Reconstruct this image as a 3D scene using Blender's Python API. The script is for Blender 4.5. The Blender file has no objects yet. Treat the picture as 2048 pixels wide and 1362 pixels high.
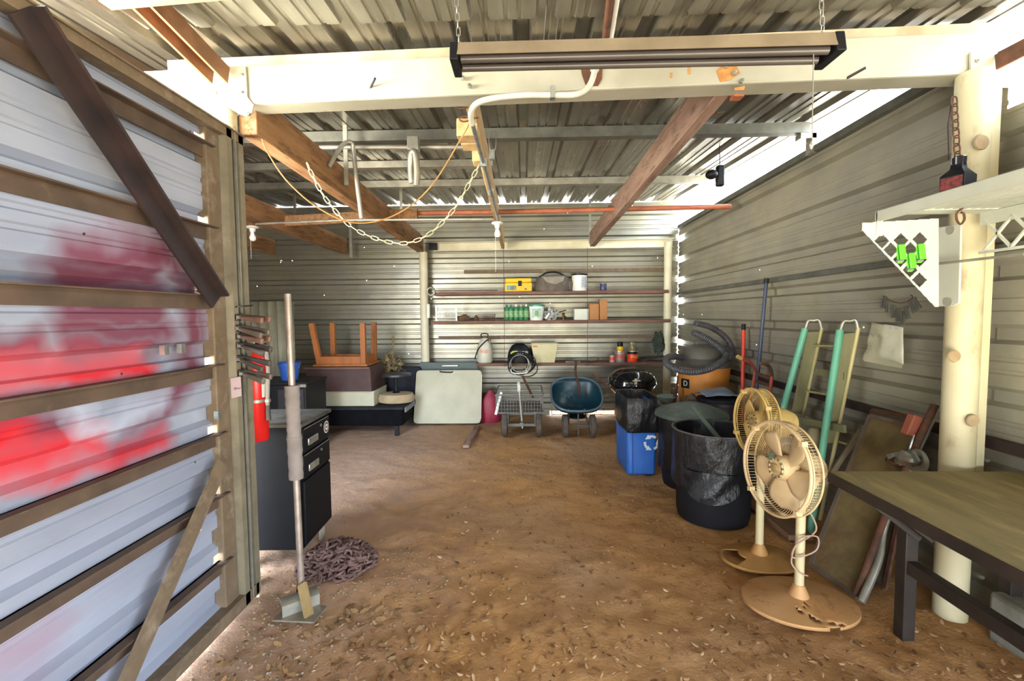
import bpy, bmesh, math, random
from math import pi, sin, cos, radians as R, atan2, sqrt, tan
from mathutils import Vector as V, Matrix as Mx, noise as NZ
random.seed(7)
S = bpy.context.scene
COL = S.collection

# ---------------------------------------------------------------- camera
F = 910.0
cam_d = bpy.data.cameras.new('camera'); cam = bpy.data.objects.new('camera', cam_d); COL.objects.link(cam)
cam_d.sensor_width = 36; cam_d.lens = F/2048*36; cam_d.clip_start = .02
CR = Mx.Rotation(R(1.57), 4, 'Z') @ Mx.Rotation(R(90-3.15), 4, 'X') @ Mx.Rotation(R(-.5), 4, 'Z')
CP = V((0, 0, 1.5))
cam.matrix_world = Mx.Translation(CP) @ CR
S.camera = cam

# ---------------------------------------------------------------- sky, daylight, exposure
W = bpy.data.worlds.new('world'); S.world = W; W.use_nodes = True
wn = W.node_tree.nodes; wl = W.node_tree.links
bg = wn['Background']; bg.inputs['Strength'].default_value = 6.0
tc = wn.new('ShaderNodeTexCoord'); sx = wn.new('ShaderNodeSeparateXYZ'); wl.new(tc.outputs['Generated'], sx.inputs[0])
mr = wn.new('ShaderNodeMapRange'); mr.inputs[1].default_value = -.12; mr.inputs[2].default_value = .12
wl.new(sx.outputs['Z'], mr.inputs[0])
mxw = wn.new('ShaderNodeMix'); mxw.data_type = 'RGBA'; wl.new(mr.outputs[0], mxw.inputs[0])
mxw.inputs[6].default_value = (.95, .90, .74, 1); mxw.inputs[7].default_value = (.80, .92, 1.06, 1)
# the sunlit yard beyond the door side is the brightest part of the surroundings
lf = wn.new('ShaderNodeMath'); lf.operation = 'MULTIPLY_ADD'; lf.use_clamp = True; lf.inputs[1].default_value = -1.2; lf.inputs[2].default_value = -.1; wl.new(sx.outputs['X'], lf.inputs[0])
inv = wn.new('ShaderNodeMath'); inv.operation = 'SUBTRACT'; inv.inputs[0].default_value = 1; wl.new(mr.outputs[0], inv.inputs[1])
gl = wn.new('ShaderNodeMath'); gl.operation = 'MULTIPLY'; wl.new(lf.outputs[0], gl.inputs[0]); wl.new(inv.outputs[0], gl.inputs[1])
g2 = wn.new('ShaderNodeMath'); g2.operation = 'MULTIPLY_ADD'; g2.inputs[1].default_value = 5.0*6; g2.inputs[2].default_value = 6.0; wl.new(gl.outputs[0], g2.inputs[0]); wl.new(g2.outputs[0], bg.inputs['Strength'])
wl.new(mxw.outputs[2], bg.inputs['Color'])
def portal(name, loc, rot, sx_, sy_):
    l = bpy.data.lights.new(name, 'AREA'); l.shape = 'RECTANGLE'; l.size = sx_; l.size_y = sy_
    l.cycles.is_portal = True
    o = bpy.data.objects.new(name, l); COL.objects.link(o); o.location = loc; o.rotation_euler = rot
portal('front_opening_portal', (.3, -2.45, .6), (R(90), 0, 0), 4.2, 1.3)
portal('side_opening_portal', (2.42, -.85, .75), (0, R(90), 0), 1.6, 3.1)
portal('left_bay_portal', (-2.1, 2.48, 1.4), (R(90), 0, 0), 1.0, 2.9)
portal('gap_over_door_portal', (-1.80, 1.55, 2.63), (0, R(-90), 0), .45, 1.8)
portal('eave_gap_portal', (2.36, 3.5, 2.95), (0, R(90), 0), .40, 6.9)
sun_d = bpy.data.lights.new('sun', 'SUN'); sun_d.energy = 6.0; sun_d.angle = R(.6); sun_d.color = (1, .95, .86)
sun = bpy.data.objects.new('sun', sun_d); COL.objects.link(sun)
sun.rotation_euler = V((.75, -.1, -.95)).to_track_quat('-Z', 'Y').to_euler()
S.view_settings.view_transform = 'Standard'; S.view_settings.look = 'None'
S.view_settings.gamma = 1; S.view_settings.use_curve_mapping = False
S.view_settings.exposure = 1.75
S.cycles.max_bounces = 14; S.cycles.diffuse_bounces = 9; S.cycles.sample_clamp_indirect = 8

# ---------------------------------------------------------------- pixel -> point on a known plane
def ray(px, py): return CR.to_3x3() @ V(((px-1024)/F, -(py-681)/F, -1))
def PY(px, py, y): d = ray(px, py); return CP + d*(y/d.y)
def PX(px, py, x): d = ray(px, py); return CP + d*(x/d.x)
def PZ(px, py, z=0.0): d = ray(px, py); return CP + d*((z-1.5)/d.z)

# ---------------------------------------------------------------- materials
def lin(c):
    if isinstance(c, str): c = [int(c[i:i+2], 16)/255 for i in (0, 2, 4)]
    return tuple(((x/12.92) if x <= .04045 else ((x+.055)/1.055)**2.4) for x in c)+(1,)
class NT:
    def __init__(s, name):
        s.m = bpy.data.materials.new(name); s.m.use_nodes = True
        s.t = s.m.node_tree; s.n = s.t.nodes; s.l = s.t.links
        s.b = s.n['Principled BSDF']; s.out = s.n['Material Output']
        s.tc = s.n.new('ShaderNodeTexCoord')
    def link(s, a, b): s.l.new(a, b)
    def _in(s, sock, v):
        if v is None: return
        if hasattr(v, 'is_output'): s.link(v, sock)
        else: sock.default_value = v
    def math(s, op, a, b=None, c=None, clamp=False):
        n = s.n.new('ShaderNodeMath'); n.operation = op; n.use_clamp = clamp
        for i, v in enumerate((a, b, c)): s._in(n.inputs[i], v)
        return n.outputs[0]
    def vm(s, op, a, b=None, scale=None):
        n = s.n.new('ShaderNodeVectorMath'); n.operation = op
        s._in(n.inputs[0], a); s._in(n.inputs[1], b)
        if scale is not None: s._in(n.inputs['Scale'], scale)
        return n.outputs['Value'] if op in ('DOT_PRODUCT', 'LENGTH', 'DISTANCE') else n.outputs[0]
    def mapping(s, sc, vec=None):
        n = s.n.new('ShaderNodeMapping'); n.inputs['Scale'].default_value = sc
        s.link(vec or s.tc.outputs['Object'], n.inputs[0]); return n.outputs[0]
    def noise(s, scale, vec=None, detail=4, rough=.55):
        n = s.n.new('ShaderNodeTexNoise'); n.inputs['Scale'].default_value = scale; n.inputs['Detail'].default_value = detail
        n.inputs['Roughness'].default_value = rough
        s.link(vec or s.tc.outputs['Object'], n.inputs['Vector']); return n.outputs[0]
    def ramp(s, v, a, b):
        n = s.n.new('ShaderNodeMapRange'); s._in(n.inputs[0], v); n.inputs[1].default_value = a; n.inputs[2].default_value = b
        return n.outputs[0]
    def mix(s, f, a, b):
        n = s.n.new('ShaderNodeMix'); n.data_type = 'RGBA'
        s._in(n.inputs[0], f); s._in(n.inputs[6], a); s._in(n.inputs[7], b); return n.outputs[2]
    def bump(s, h, st, dist=.01):
        n = s.n.new('ShaderNodeBump'); n.inputs['Strength'].default_value = st; n.inputs['Distance'].default_value = dist
        s.link(h, n.inputs['Height']); s.link(n.outputs[0], s.b.inputs['Normal'])
    def holes(s, vec2, cell, r):
        """real see-through nail holes"""
        vn = s.n.new('ShaderNodeTexVoronoi'); vn.voronoi_dimensions = '2D'; vn.inputs['Scale'].default_value = 1/cell
        s.link(vec2, vn.inputs['Vector'])
        k = s.math('LESS_THAN', vn.outputs['Distance'], r/cell)
        tr = s.n.new('ShaderNodeBsdfTransparent'); ms = s.n.new('ShaderNodeMixShader')
        s.link(k, ms.inputs[0]); s.link(s.b.outputs[0], ms.inputs[1]); s.link(tr.outputs[0], ms.inputs[2])
        s.link(ms.outputs[0], s.out.inputs['Surface'])
MATS = {}
def mat(name, c1, c2=None, scale=6, rough=.6, metal=0, bump=0, lo=.35, hi=.65, stretch=(1, 1, 1), dirt=None, dirt_amt=.5, dirt_scale=9, coat=0, trans=0, alpha=1, spec=.5):
    if name in MATS: return MATS[name]
    t = NT(name); b = t.b
    vec = t.mapping(stretch)
    c1 = lin(c1); c2 = lin(c2) if c2 else tuple(x*.8 for x in c1[:3])+(1,)
    nz = t.noise(scale, vec)
    col = t.mix(t.ramp(nz, lo, hi), c1, c2)
    if dirt:
        col = t.mix(t.ramp(t.noise(dirt_scale, vec, 6, .65), 1-dirt_amt-.08, 1-dirt_amt+.12), col, lin(dirt))
    t.link(col, b.inputs['Base Color'])
    b.inputs['Roughness'].default_value = rough; b.inputs['Metallic'].default_value = metal
    b.inputs['Coat Weight'].default_value = coat; b.inputs['Alpha'].default_value = alpha; b.inputs['Specular IOR Level'].default_value = spec; b.inputs['Transmission Weight'].default_value = trans
    if bump: t.bump(t.noise(scale*4, vec, 6), bump)
    MATS[name] = t.m; return t.m

# ---------------------------------------------------------------- mesh builder
ORG = {}
def catmull(pts, n=8, closed=False):
    P = [V(p) for p in pts]; out = []; L = len(P)
    rng = range(L) if closed else range(L-1)
    for i in rng:
        if closed: a, b, c, d = P[i-1], P[i], P[(i+1) % L], P[(i+2) % L]
        else: a, b, c, d = P[max(i-1, 0)], P[i], P[i+1], P[min(i+2, L-1)]
        for k in range(n):
            t = k/n
            out.append(.5*((2*b)+(c-a)*t+(2*a-5*b+4*c-d)*t*t+(3*b-a-3*c+d)*t**3))
    if not closed: out.append(P[-1])
    return out
class MB:
    def __init__(s): s.v = []; s.f = []; s.m = Mx.Identity(4)
    def add(s, vs, fs):
        o = len(s.v); s.v += [s.m @ V(p) for p in vs]; s.f += [tuple(i+o for i in f) for f in fs]; return s
    def box(s, x0, x1, y0, y1, z0, z1):
        return s.add([(x, y, z) for z in (z0, z1) for y in (y0, y1) for x in (x0, x1)],
                     [(0, 2, 3, 1), (4, 5, 7, 6), (0, 1, 5, 4), (1, 3, 7, 5), (3, 2, 6, 7), (2, 0, 4, 6)])
    def cbox(s, c, d): return s.box(c[0]-d[0]/2, c[0]+d[0]/2, c[1]-d[1]/2, c[1]+d[1]/2, c[2]-d[2]/2, c[2]+d[2]/2)
    def bar(s, a, b, w, h, up=(0, 0, 1), w2=None, h2=None):
        a, b = V(a), V(b); t = (b-a).normalized(); u = V(up)
        sd = t.cross(u)
        if sd.length < 1e-4: sd = t.cross(V((1, 0, 0)))
        sd.normalize(); u = sd.cross(t).normalized(); w2 = w2 or w; h2 = h2 or h
        vs = [a+sd*i*w/2+u*j*h/2 for i, j in ((-1, -1), (1, -1), (1, 1), (-1, 1))]+[b+sd*i*w2/2+u*j*h2/2 for i, j in ((-1, -1), (1, -1), (1, 1), (-1, 1))]
        return s.add(vs, [(0, 1, 2, 3), (7, 6, 5, 4), (0, 4, 5, 1), (1, 5, 6, 2), (2, 6, 7, 3), (3, 7, 4, 0)])
    def tube(s, pts, r, n=8, closed=False, flat=1.0):
        P = [V(p) for p in pts]; L = len(P)
        rr = r if isinstance(r, (list, tuple)) else [r]*L
        T = []
        for i in range(L):
            if closed: d = P[(i+1) % L]-P[i-1]
            else: d = P[min(i+1, L-1)]-P[max(i-1, 0)]
            T.append(d.normalized() if d.length > 1e-9 else V((0, 0, 1)))
        x = T[0].orthogonal().normalized(); vs = []
        for i in range(L):
            x = (x-T[i]*x.dot(T[i]))
            x = x.normalized() if x.length > 1e-6 else T[i].orthogonal().normalized()
            y = T[i].cross(x)
            for k in range(n):
                a = 2*pi*k/n; vs.append(P[i]+x*cos(a)*rr[i]+y*sin(a)*rr[i]*flat)
        fs = []
        for i in range(L if closed else L-1):
            j = (i+1) % L
            for k in range(n):
                q = (k+1) % n; fs.append((i*n+k, i*n+q, j*n+q, j*n+k))
        if not closed: fs.append(tuple(reversed(range(n)))); fs.append(tuple((L-1)*n+k for k in range(n)))
        return s.add(vs, fs)
    def lathe(s, prof, c=(0, 0, 0), n=24, sx=1, sy=1, cap=True, rf=None):
        vs = []; c = V(c)
        for i, (r, z) in enumerate(prof):
            for k in range(n):
                a = 2*pi*k/n; q = r*(rf(a, z) if rf else 1)
                vs.append(c+V((cos(a)*q*sx, sin(a)*q*sy, z)))
        fs = [(i*n+k, i*n+(k+1) % n, (i+1)*n+(k+1) % n, (i+1)*n+k) for i in range(len(prof)-1) for k in range(n)]
        if cap: fs.append(tuple(reversed(range(n)))); fs.append(tuple((len(prof)-1)*n+k for k in range(n)))
        return s.add(vs, fs)
    def prism(s, poly, vec):
        P = [V(p) for p in poly]; n = len(P); e = V(vec)
        return s.add(P+[p+e for p in P], [tuple(range(n)), tuple(reversed(range(n, 2*n)))]+[(i, n+i, n+(i+1) % n, (i+1) % n) for i in range(n)])
    def ball(s, c, r, n=12, sz=None, jit=0):
        r = r if isinstance(r, (list, tuple)) else (r, r, r); vs = []; m = n//2+1
        for i in range(m+1):
            th = pi*i/m
            for k in range(n):
                a = 2*pi*k/n
                d = V((sin(th)*cos(a), sin(th)*sin(a), cos(th)))
                q = 1+jit*NZ.noise(d*2.3+V(c)*7) if jit else 1
                vs.append((c[0]+d.x*r[0]*q, c[1]+d.y*r[1]*q, c[2]+d.z*r[2]*q))
        return s.add(vs, [(i*n+k, (i+1)*n+k, (i+1)*n+(k+1) % n, i*n+(k+1) % n) for i in range(m) for k in range(n)])
    def link(s, c, t, nrm, L, w, r, n=6):
        """one oval chain link lying along t in the plane of t and nrm x t"""
        c, t = V(c), V(t).normalized(); nrm = V(nrm); sd = t.cross(nrm).normalized(); pts = []
        for k in range(12):
            a = 2*pi*k/12; q = cos(a); e = sin(a)
            pts.append(c+t*(q*w/2+math.copysign((L-w)/2, q) if abs(q) > .01 else 0)+sd*e*w/2)
        return s.tube(pts, r, n, True)
    def build(s, name, m, parent=None, loc=None, bevel=0, sharp=40, seg=2, solid=0, tagged=None, clean=False):
        if parent is not None: o0 = V(ORG[parent.name])
        elif loc is not None: o0 = V(loc)
        else:
            lo = [min(p[i] for p in s.v) for i in range(3)]; hi = [max(p[i] for p in s.v) for i in range(3)]
            o0 = V(((lo[0]+hi[0])/2, (lo[1]+hi[1])/2, lo[2]))
        me = bpy.data.meshes.new(name); me.from_pydata([p-o0 for p in s.v], [], s.f)
        bm = bmesh.new(); bm.from_mesh(me)
        if clean: bmesh.ops.remove_doubles(bm, verts=bm.verts, dist=1e-5)
        bmesh.ops.recalc_face_normals(bm, faces=bm.faces)
        bm.to_mesh(me); bm.free()
        me.shade_smooth(); me.set_sharp_from_angle(angle=R(sharp))
        me.materials.append(m)
        o = bpy.data.objects.new(name, me); COL.objects.link(o)
        if parent is not None: o.parent = parent
        else: o.location = o0
        ORG[o.name] = tuple(o0)
        if bevel:
            b = o.modifiers.new('bevel', 'BEVEL'); b.width = bevel; b.segments = seg; b.limit_method = 'ANGLE'; b.angle_limit = R(35)
        if solid:
            q = o.modifiers.new('solid', 'SOLIDIFY'); q.thickness = solid; q.offset = 0
        if tagged: tag(o, *tagged)
        return o
def tag(o, label=None, cat=None, group=None, kind=None):
    if label: o['label'] = label
    if cat: o['category'] = cat
    if group: o['group'] = group
    if kind: o['kind'] = kind
    return o
def T(name, label, cat, loc, group=None):
    o = bpy.data.objects.new(name, None); COL.objects.link(o); o.location = loc; o.empty_display_size = .1
    ORG[o.name] = tuple(loc); return tag(o, label, cat, group)
def copy_tree(o, parent=None):
    c = o.copy(); COL.objects.link(c)
    if parent is not None: c.parent = parent
    for ch in list(o.children): copy_tree(ch, c)
    return c
def struct(o): o['kind'] = 'structure'; return o
def text(name, s, size, m, parent, mw, ext=.0006, sxx=1):
    """raised lettering turned into a mesh; mw places the text plane in the world"""
    cu = bpy.data.curves.new(name, 'FONT'); cu.body = s; cu.size = size; cu.extrude = ext; cu.align_x = 'CENTER'; cu.align_y = 'CENTER'
    o = bpy.data.objects.new(name, cu); COL.objects.link(o)
    dg = bpy.context.evaluated_depsgraph_get(); me = bpy.data.meshes.new_from_object(o.evaluated_get(dg))
    bpy.data.objects.remove(o); bpy.data.curves.remove(cu)
    M4 = Mx.Translation(-V(ORG[parent.name])) @ mw @ Mx.Diagonal((sxx, 1, 1, 1))
    me.transform(M4); me.materials.clear(); me.materials.append(m); me.name = name
    q = bpy.data.objects.new(name, me); COL.objects.link(q); q.parent = parent; ORG[q.name] = ORG[parent.name]
    return q
def frame(o, x, z):
    """matrix with origin o, local x along x, local z (the face's normal) along z"""
    x = V(x).normalized(); z = V(z); z = (z-x*z.dot(x)).normalized(); y = z.cross(x)
    return Mx.Translation(V(o)) @ Mx((x, y, z)).transposed().to_4x4()
# ================================================================ the shed itself
YB, XR, XD = 6.9, 2.3, -1.5          # back wall, right wall, door plane
def RZ(y): return 2.90+.058*(y-2.3)  # roof height

def wall_mat(name, c1, c2, dirt, axes, rough=.5, metal=.35, hole=(1.3, .0042), amt=.45, stretch=None):
    t = NT(name); b = t.b
    sp = t.n.new('ShaderNodeSeparateXYZ'); t.link(t.tc.outputs['Object'], sp.inputs[0])
    cb = t.n.new('ShaderNodeCombineXYZ'); t.link(sp.outputs[axes[0]], cb.inputs[0]); t.link(sp.outputs[axes[1]], cb.inputs[1])
    st = t.mapping(stretch or (1, 1, 1), cb.outputs[0])
    col = t.mix(t.ramp(t.noise(2.2, st, 5), .35, .65), lin(c1), lin(c2))
    col = t.mix(t.math('MULTIPLY', t.ramp(t.noise(1.6, st, 9, .68), 1-amt-.1, 1-amt+.25), .6), col, lin(dirt))
    col = t.mix(t.math('MULTIPLY', t.ramp(t.noise(30, cb.outputs[0], 4, .7), .62, .75), .4), col, lin(dirt))
    t.link(col, b.inputs['Base Color']); b.inputs['Metallic'].default_value = metal
    t.link(t.ramp(t.noise(3.1, st, 5), .3, 1.6) if False else t.math('ADD', t.math('MULTIPLY', t.noise(3.1, st, 5), .3), rough-.15), b.inputs['Roughness'])
    t.bump(t.noise(1.6, st, 3), .25, .03)
    if hole: t.holes(cb.outputs[0], *hole)
    return t.m
M_back = wall_mat('galvanised back wall', '908e84', '979380', '655b4b', (0, 2), .36, .55, (.72, .004), .42, (1, 1.2, 1))
M_right = wall_mat('dull grey wall', '8f8b7f', '9c9784', '6f6652', (1, 2), .5, .3, (1.25, .004), .42, (1, 1, 1))
M_roof = wall_mat('galvanised roof', '827f75', '716c61', '41372c', (0, 1), .30, .75, None, .46, (3, .45, 1))
M_brown_iron = mat('dusty brown iron', '75644f', '5c4c3a', 9, .75, .1, .15, dirt='8a7a66', dirt_amt=.4)
M_dark_iron = mat('dark primed iron', '3a2a28', '271e1e', 7, .6, .2, .1)
M_cream = mat('cream painted steel', 'd9d4bd', 'cbc4a6', 5, .5, 0, .04, dirt='8a5a34', dirt_amt=.24, dirt_scale=6)
M_white_steel = mat('white painted steel', 'ada998', '9f9b88', 4, .45, 0, .03, dirt='96683c', dirt_amt=.2, dirt_scale=5)
M_post = mat('flaking cream paint', 'c4bc9c', 'b5aa86', 5, .6, 0, .1, dirt='8a7452', dirt_amt=.36, dirt_scale=7, stretch=(1, 1, .5))
M_wood = mat('rafter wood', 'a07850', '84603e', 5, .8, 0, .1, stretch=(3, .5, 3), dirt='593c24', dirt_amt=.42)
M_wood2 = mat('rafter wood grey', '9c8070', '86685a', 5, .8, 0, .1, stretch=(3, .5, 3), dirt='55402f', dirt_amt=.4)
M_pale_wood = mat('pale wood', 'c9a878', 'b08c5c', 6, .75, 0, .08, stretch=(4, .7, 4))
M_galv = mat('galvanised tube', 'a9a79c', '8e8b80', 8, .4, .6, .03)
M_galv_d = mat('dark galvanised tube', '6f7069', '5a5a54', 8, .5, .5, .03)
M_rust = mat('rusty iron', '6b4430', '4a3326', 14, .85, .2, .2)
M_orange = mat('orange primer pipe', 'b06848', '935238', 6, .6, 0, .08, dirt='6a3d28', dirt_amt=.3)
M_black = mat('black plastic', '121215', '18181b', 6, .5, spec=.25)
M_white = mat('white plastic', 'e4e2da', 'd5d2c6', 5, .4, dirt='a39a86', dirt_amt=.2)
M_bolt = mat('zinc bolt', 'b9bdb8', '8f938c', 20, .35, .8)

def rib_profile(u0, u1, phase, depth=.03, pitch=.3048, minor=.006):
    pts = []; k = math.floor((u0-phase)/pitch)-1
    while phase+k*pitch < u1+pitch:
        b = phase+k*pitch
        pts += [(b-.048, 0), (b-.028, depth), (b+.028, depth), (b+.048, 0)]
        if minor:
            for q in (.122, .183): pts += [(b+q-.014, 0), (b+q-.007, minor), (b+q+.007, minor), (b+q+.014, 0)]
        k += 1
    pts = [p for p in sorted(pts) if u0 < p[0] < u1]
    return [(u0, 0)]+pts+[(u1, 0)]
def sheet(mb, prof, pos, v0, v1, nv=2):
    """pos(u, d, v) -> point; ribbed sheet metal"""
    n = len(prof); vs = [pos(u, d, v0+(v1-v0)*j/nv) for j in range(nv+1) for u, d in prof]
    return mb.add(vs, [(j*n+i, j*n+i+1, (j+1)*n+i+1, (j+1)*n+i) for j in range(nv) for i in range(n-1)])

# floor: trodden dirt
def fz(x, y):
    return .022*NZ.noise(V((x*1.3, y*1.3, 0)))+.012*NZ.noise(V((x*5, y*5, 3)))+.008*NZ.noise(V((x*15, y*15, 1)))-.02
m = MB(); nx, ny = 260, 300
X0, X1, Y0, Y1 = -4.9, 2.6, -2.6, 7.2
m.add([(X0+(X1-X0)*i/nx, Y0+(Y1-Y0)*j/ny, fz(X0+(X1-X0)*i/nx, Y0+(Y1-Y0)*j/ny)) for j in range(ny+1) for i in range(nx+1)],
      [(j*(nx+1)+i, j*(nx+1)+i+1, (j+1)*(nx+1)+i+1, (j+1)*(nx+1)+i) for j in range(ny) for i in range(nx)])
t = NT('trodden dirt')
big = t.noise(.55, None, 4); mid = t.noise(3.5, None, 7, .65); fin = t.noise(38, None, 6, .7)
spx = t.n.new('ShaderNodeSeparateXYZ'); t.link(t.tc.outputs['Object'], spx.inputs[0])
col = t.mix(t.ramp(mid, .35, .68), lin('c2925a'), lin('ad7c48'))
col = t.mix(t.math('MULTIPLY', t.ramp(big, .45, .62), .6), col, lin('b39272'))
left = t.math('ADD', t.math('MULTIPLY', spx.outputs[0], -.55), t.math('MULTIPLY', t.math('SUBTRACT', mid, .5), .8))
col = t.mix(t.math('MULTIPLY', t.ramp(left, .1, .8), .75), col, lin('ab9080'))      # daylight on the left painted in as paler soil
col = t.mix(t.math('MULTIPLY', t.ramp(fin, .58, .8), .5), col, lin('b09a80'))
col = t.mix(t.math('MULTIPLY', t.ramp(fin, .25, .40), -1), col, col) if False else col
t.link(col, t.b.inputs['Base Color']); t.b.inputs['Roughness'].default_value = .95
t.bump(t.math('ADD', fin, t.math('MULTIPLY', t.noise(11, None, 5, .6), 1.6)), .55, .02)
struct(m.build('floor', t.m, loc=(0, 0, 0), sharp=180))

# roof: two runs of ribbed sheet, the near one lapped under the far one
def roof_sheet(x0, x1, y0, y1, ph, dz):
    mb = MB(); sheet(mb, rib_profile(x0, x1, ph, .034), lambda u, d, v: (u, v, RZ(v)+d+dz), y0, y1, 6); return mb
struct(roof_sheet(-4.7, 2.30, 1.98, 6.98, .0, 0).build('ceiling', M_roof, loc=(0, 0, 0), sharp=20))
struct(roof_sheet(-1.78, 2.42, -2.4, 2.19, .11, -.022).build('ceiling', M_roof, loc=(0, 0, 0), sharp=20))

# right wall
m = MB(); sheet(m, rib_profile(-.10, 2.79, .17, .05), lambda u, d, v: (XR+d, v, u), 2.28, 6.895, 4)
struct(m.build('wall_right', M_right, loc=(0, 0, 0), sharp=20))
m = MB(); sheet(m, rib_profile(1.5, 2.80, .17), lambda u, d, v: (XR+d, v, u), -2.4, .7, 2); sheet(m, rib_profile(-.10, 2.46, .17, .03), lambda u, d, v: (XR+.004+d, v, u), .7, 2.31, 2)  # upper strip nearest the viewpoint is unseen, added to trim side daylight
struct(m.build('wall_right', M_right, loc=(0, 0, 0), sharp=20))
m = MB(); sheet(m, rib_profile(1.15, 2.80, .17), lambda u, d, v: (v, -2.4-d, u), -1.6, 2.3, 2)  # unseen header added to shrink the front opening and its daylight
struct(m.build('wall_front_unseen', M_right, loc=(0, 0, 0), sharp=20))
# back wall, its top left open under every roof rib, its foot lifted where daylight comes in
m = MB()
for x0, x1, zb in ((-4.6, .38, -.05), (.38, 1.36, .04), (1.36, 2.30, -.05)):
    sheet(m, rib_profile(zb, RZ(YB)-.004, .20, .042), lambda u, d, v: (v, YB+d, u), x0, x1, 3)
struct(m.build('wall_back', M_back, loc=(0, 0, 0), sharp=20))
m = MB(); sheet(m, rib_profile(-.05, 3.1, .17), lambda u, d, v: (-4.6-d, v, u), 2.45, 6.9, 2)
struct(m.build('wall_left', M_right, loc=(0, 0, 0), sharp=20))
m = MB(); sheet(m, rib_profile(-.05, 2.9, .17), lambda u, d, v: (v, 2.5-d, u), -4.6, -2.6, 2)  # unseen; width set to let only some daylight into the left bay
struct(m.build('wall_front_unseen', M_right, loc=(0, 0, 0), sharp=20))
m = MB(); sheet(m, rib_profile(-.05, 2.43, .17), lambda u, d, v: (XD-d, v, u), -2.4, .02, 2); sheet(m, rib_profile(2.43, 2.80, .17), lambda u, d, v: (XD-d, v, u), -2.4, .7, 2)  # unseen sheets added to shut out yard light beside the viewpoint
struct(m.build('wall_left', M_right, loc=(0, 0, 0), sharp=20))
# girts on the right wall and grey footing
def girt(name, z, y0, y1, h, mt):
    mb = MB(); mb.box(XR-.05, XR-.002, y0, y1, z-h/2, z+h/2); o = mb.build(name, mt, loc=(0, 0, 0)); return struct(o)
girt('trim_1', 1.80, .7, 6.8, .035, M_galv_d)
girt('trim_2', .86, .7, 6.8, .05, M_dark_iron)
girt('trim_3', 2.77, 2.4, 6.8, .05, M_galv_d)
m = MB(); m.box(2.16, 2.28, .2, 2.12, -.05, .20)
struct(m.build('baseboard_right', mat('grey footing', '8b8a80', '6d6a60', 6, .95, 0, .4), loc=(0, 0, 0), bevel=.02))
# back wall girts
for i, (z, x0, x1) in enumerate(((2.16, -.9, 2.2), (1.17, -1.3, 2.2), (.62, -4.5, -1.5))):
    mb = MB(); mb.box(x0, x1, YB-.05, YB-.003, z-.025, z+.025); struct(mb.build('trim_%d' % (4+i), M_brown_iron, loc=(0, 0, 0)))

# ---------------------------------------------------------------- spray-painted sheet-metal door
dr = bpy.data.objects.new('door_1', None); COL.objects.link(dr); struct(dr); ORG['door_1'] = (0, 0, 0)
t = NT('door sheet with red spray paint'); b = t.b
base = t.mix(t.ramp(t.noise(1.6, t.mapping((1, .5, 3)), 5), .35, .65), lin('a6adbe'), lin('9096a8'))
wob = t.vm('MULTIPLY', t.vm('SCALE', t.vm('SUBTRACT', t.n.new('ShaderNodeTexNoise').outputs['Color'], (.5, .5, .5)), scale=.13), (0, 1, 1))
tn = [n for n in t.n if n.type == 'TEX_NOISE'][-1]; tn.inputs['Scale'].default_value = 7; t.link(t.tc.outputs['Object'], tn.inputs['Vector'])
pos = t.vm('ADD', t.tc.outputs['Object'], wob)
def seg_d(a, bb):
    ba = bb-a; pa = t.vm('SUBTRACT', pos, tuple(a))
    h = t.math('DIVIDE', t.vm('DOT_PRODUCT', pa, tuple(ba)), max(ba.length_squared, 1e-6), clamp=False)
    h = t.math('MINIMUM', t.math('MAXIMUM', h, 0), 1)
    return t.vm('LENGTH', t.vm('SUBTRACT', pa, t.vm('SCALE', tuple(ba), scale=h)))
def strokes(col, lst, c, amt=1, soft=.05):
    k = None
    for (x0, y0, x1, y1, r) in lst:
        d = seg_d(PX(x0, y0, XD), PX(x1, y1, XD)); q = t.ramp(d, r+soft, r-soft)
        k = q if k is None else t.math('MAXIMUM', k, q)
    return t.mix(t.math('MULTIPLY', k, amt), col, lin(c))
maroon = [(150, 515, 330, 510, .06), (150, 590, 320, 590, .06), (140, 660, 330, 665, .06), (395, 520, 408, 700, .035), (380, 740, 330, 830, .05), (130, 560, 300, 545, .07), (150, 630, 310, 625, .07), (140, 690, 320, 690, .05), (345, 520, 390, 580, .05), (385, 600, 385, 730, .07), (350, 790, 280, 850, .045), (20, 860, 110, 850, .07), (330, 860, 250, 900, .05), (-60, 700, 60, 690, .05)]
red = [(-80, 755, 290, 735, .055), (-80, 950, 200, 890, .065), (120, 950, 330, 880, .03), (-60, 900, 40, 880, .05)]
faint = [(-40, 1330, 80, 1290, .05), (200, 520, 300, 490, .08), (350, 470, 250, 470, .06)]
c = strokes(base, faint, 'a86a80', .5, .1); c = strokes(c, maroon, '743448', .92); c = strokes(c, red, 'd8222e', .95)
c = strokes(c, [(175, 870, 330, 800, .03), (150, 800, 165, 860, .03)], 'b7c0d6', .9, .04)
t.link(c, b.inputs['Base Color']); b.inputs['Metallic'].default_value = .25; b.inputs['Roughness'].default_value = .4
t.bump(t.noise(1.8, None, 3), .3, .03)
sp = t.n.new('ShaderNodeSeparateXYZ'); t.link(t.tc.outputs['Object'], sp.inputs[0])
cb = t.n.new('ShaderNodeCombineXYZ'); t.link(sp.outputs[1], cb.inputs[0]); t.link(sp.outputs[2], cb.inputs[1])
t.holes(cb.outputs[0], .55, .005)
m = MB(); cut = .05
for z in (.285, .615, .915, 1.245, 1.575, 1.90, 2.28, 9):
    zt_ = min(z+.035, 2.40)
    sheet(m, rib_profile(cut, zt_, .13, .03), lambda u, d, v: (XD-d, v, u), .02, 2.19, 3); cut = z+.07
    if z < 9: sheet(m, rib_profile(zt_, cut, .13, .03), lambda u, d, v: (XD-d, v, u), .02, 2.085, 3)
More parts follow.
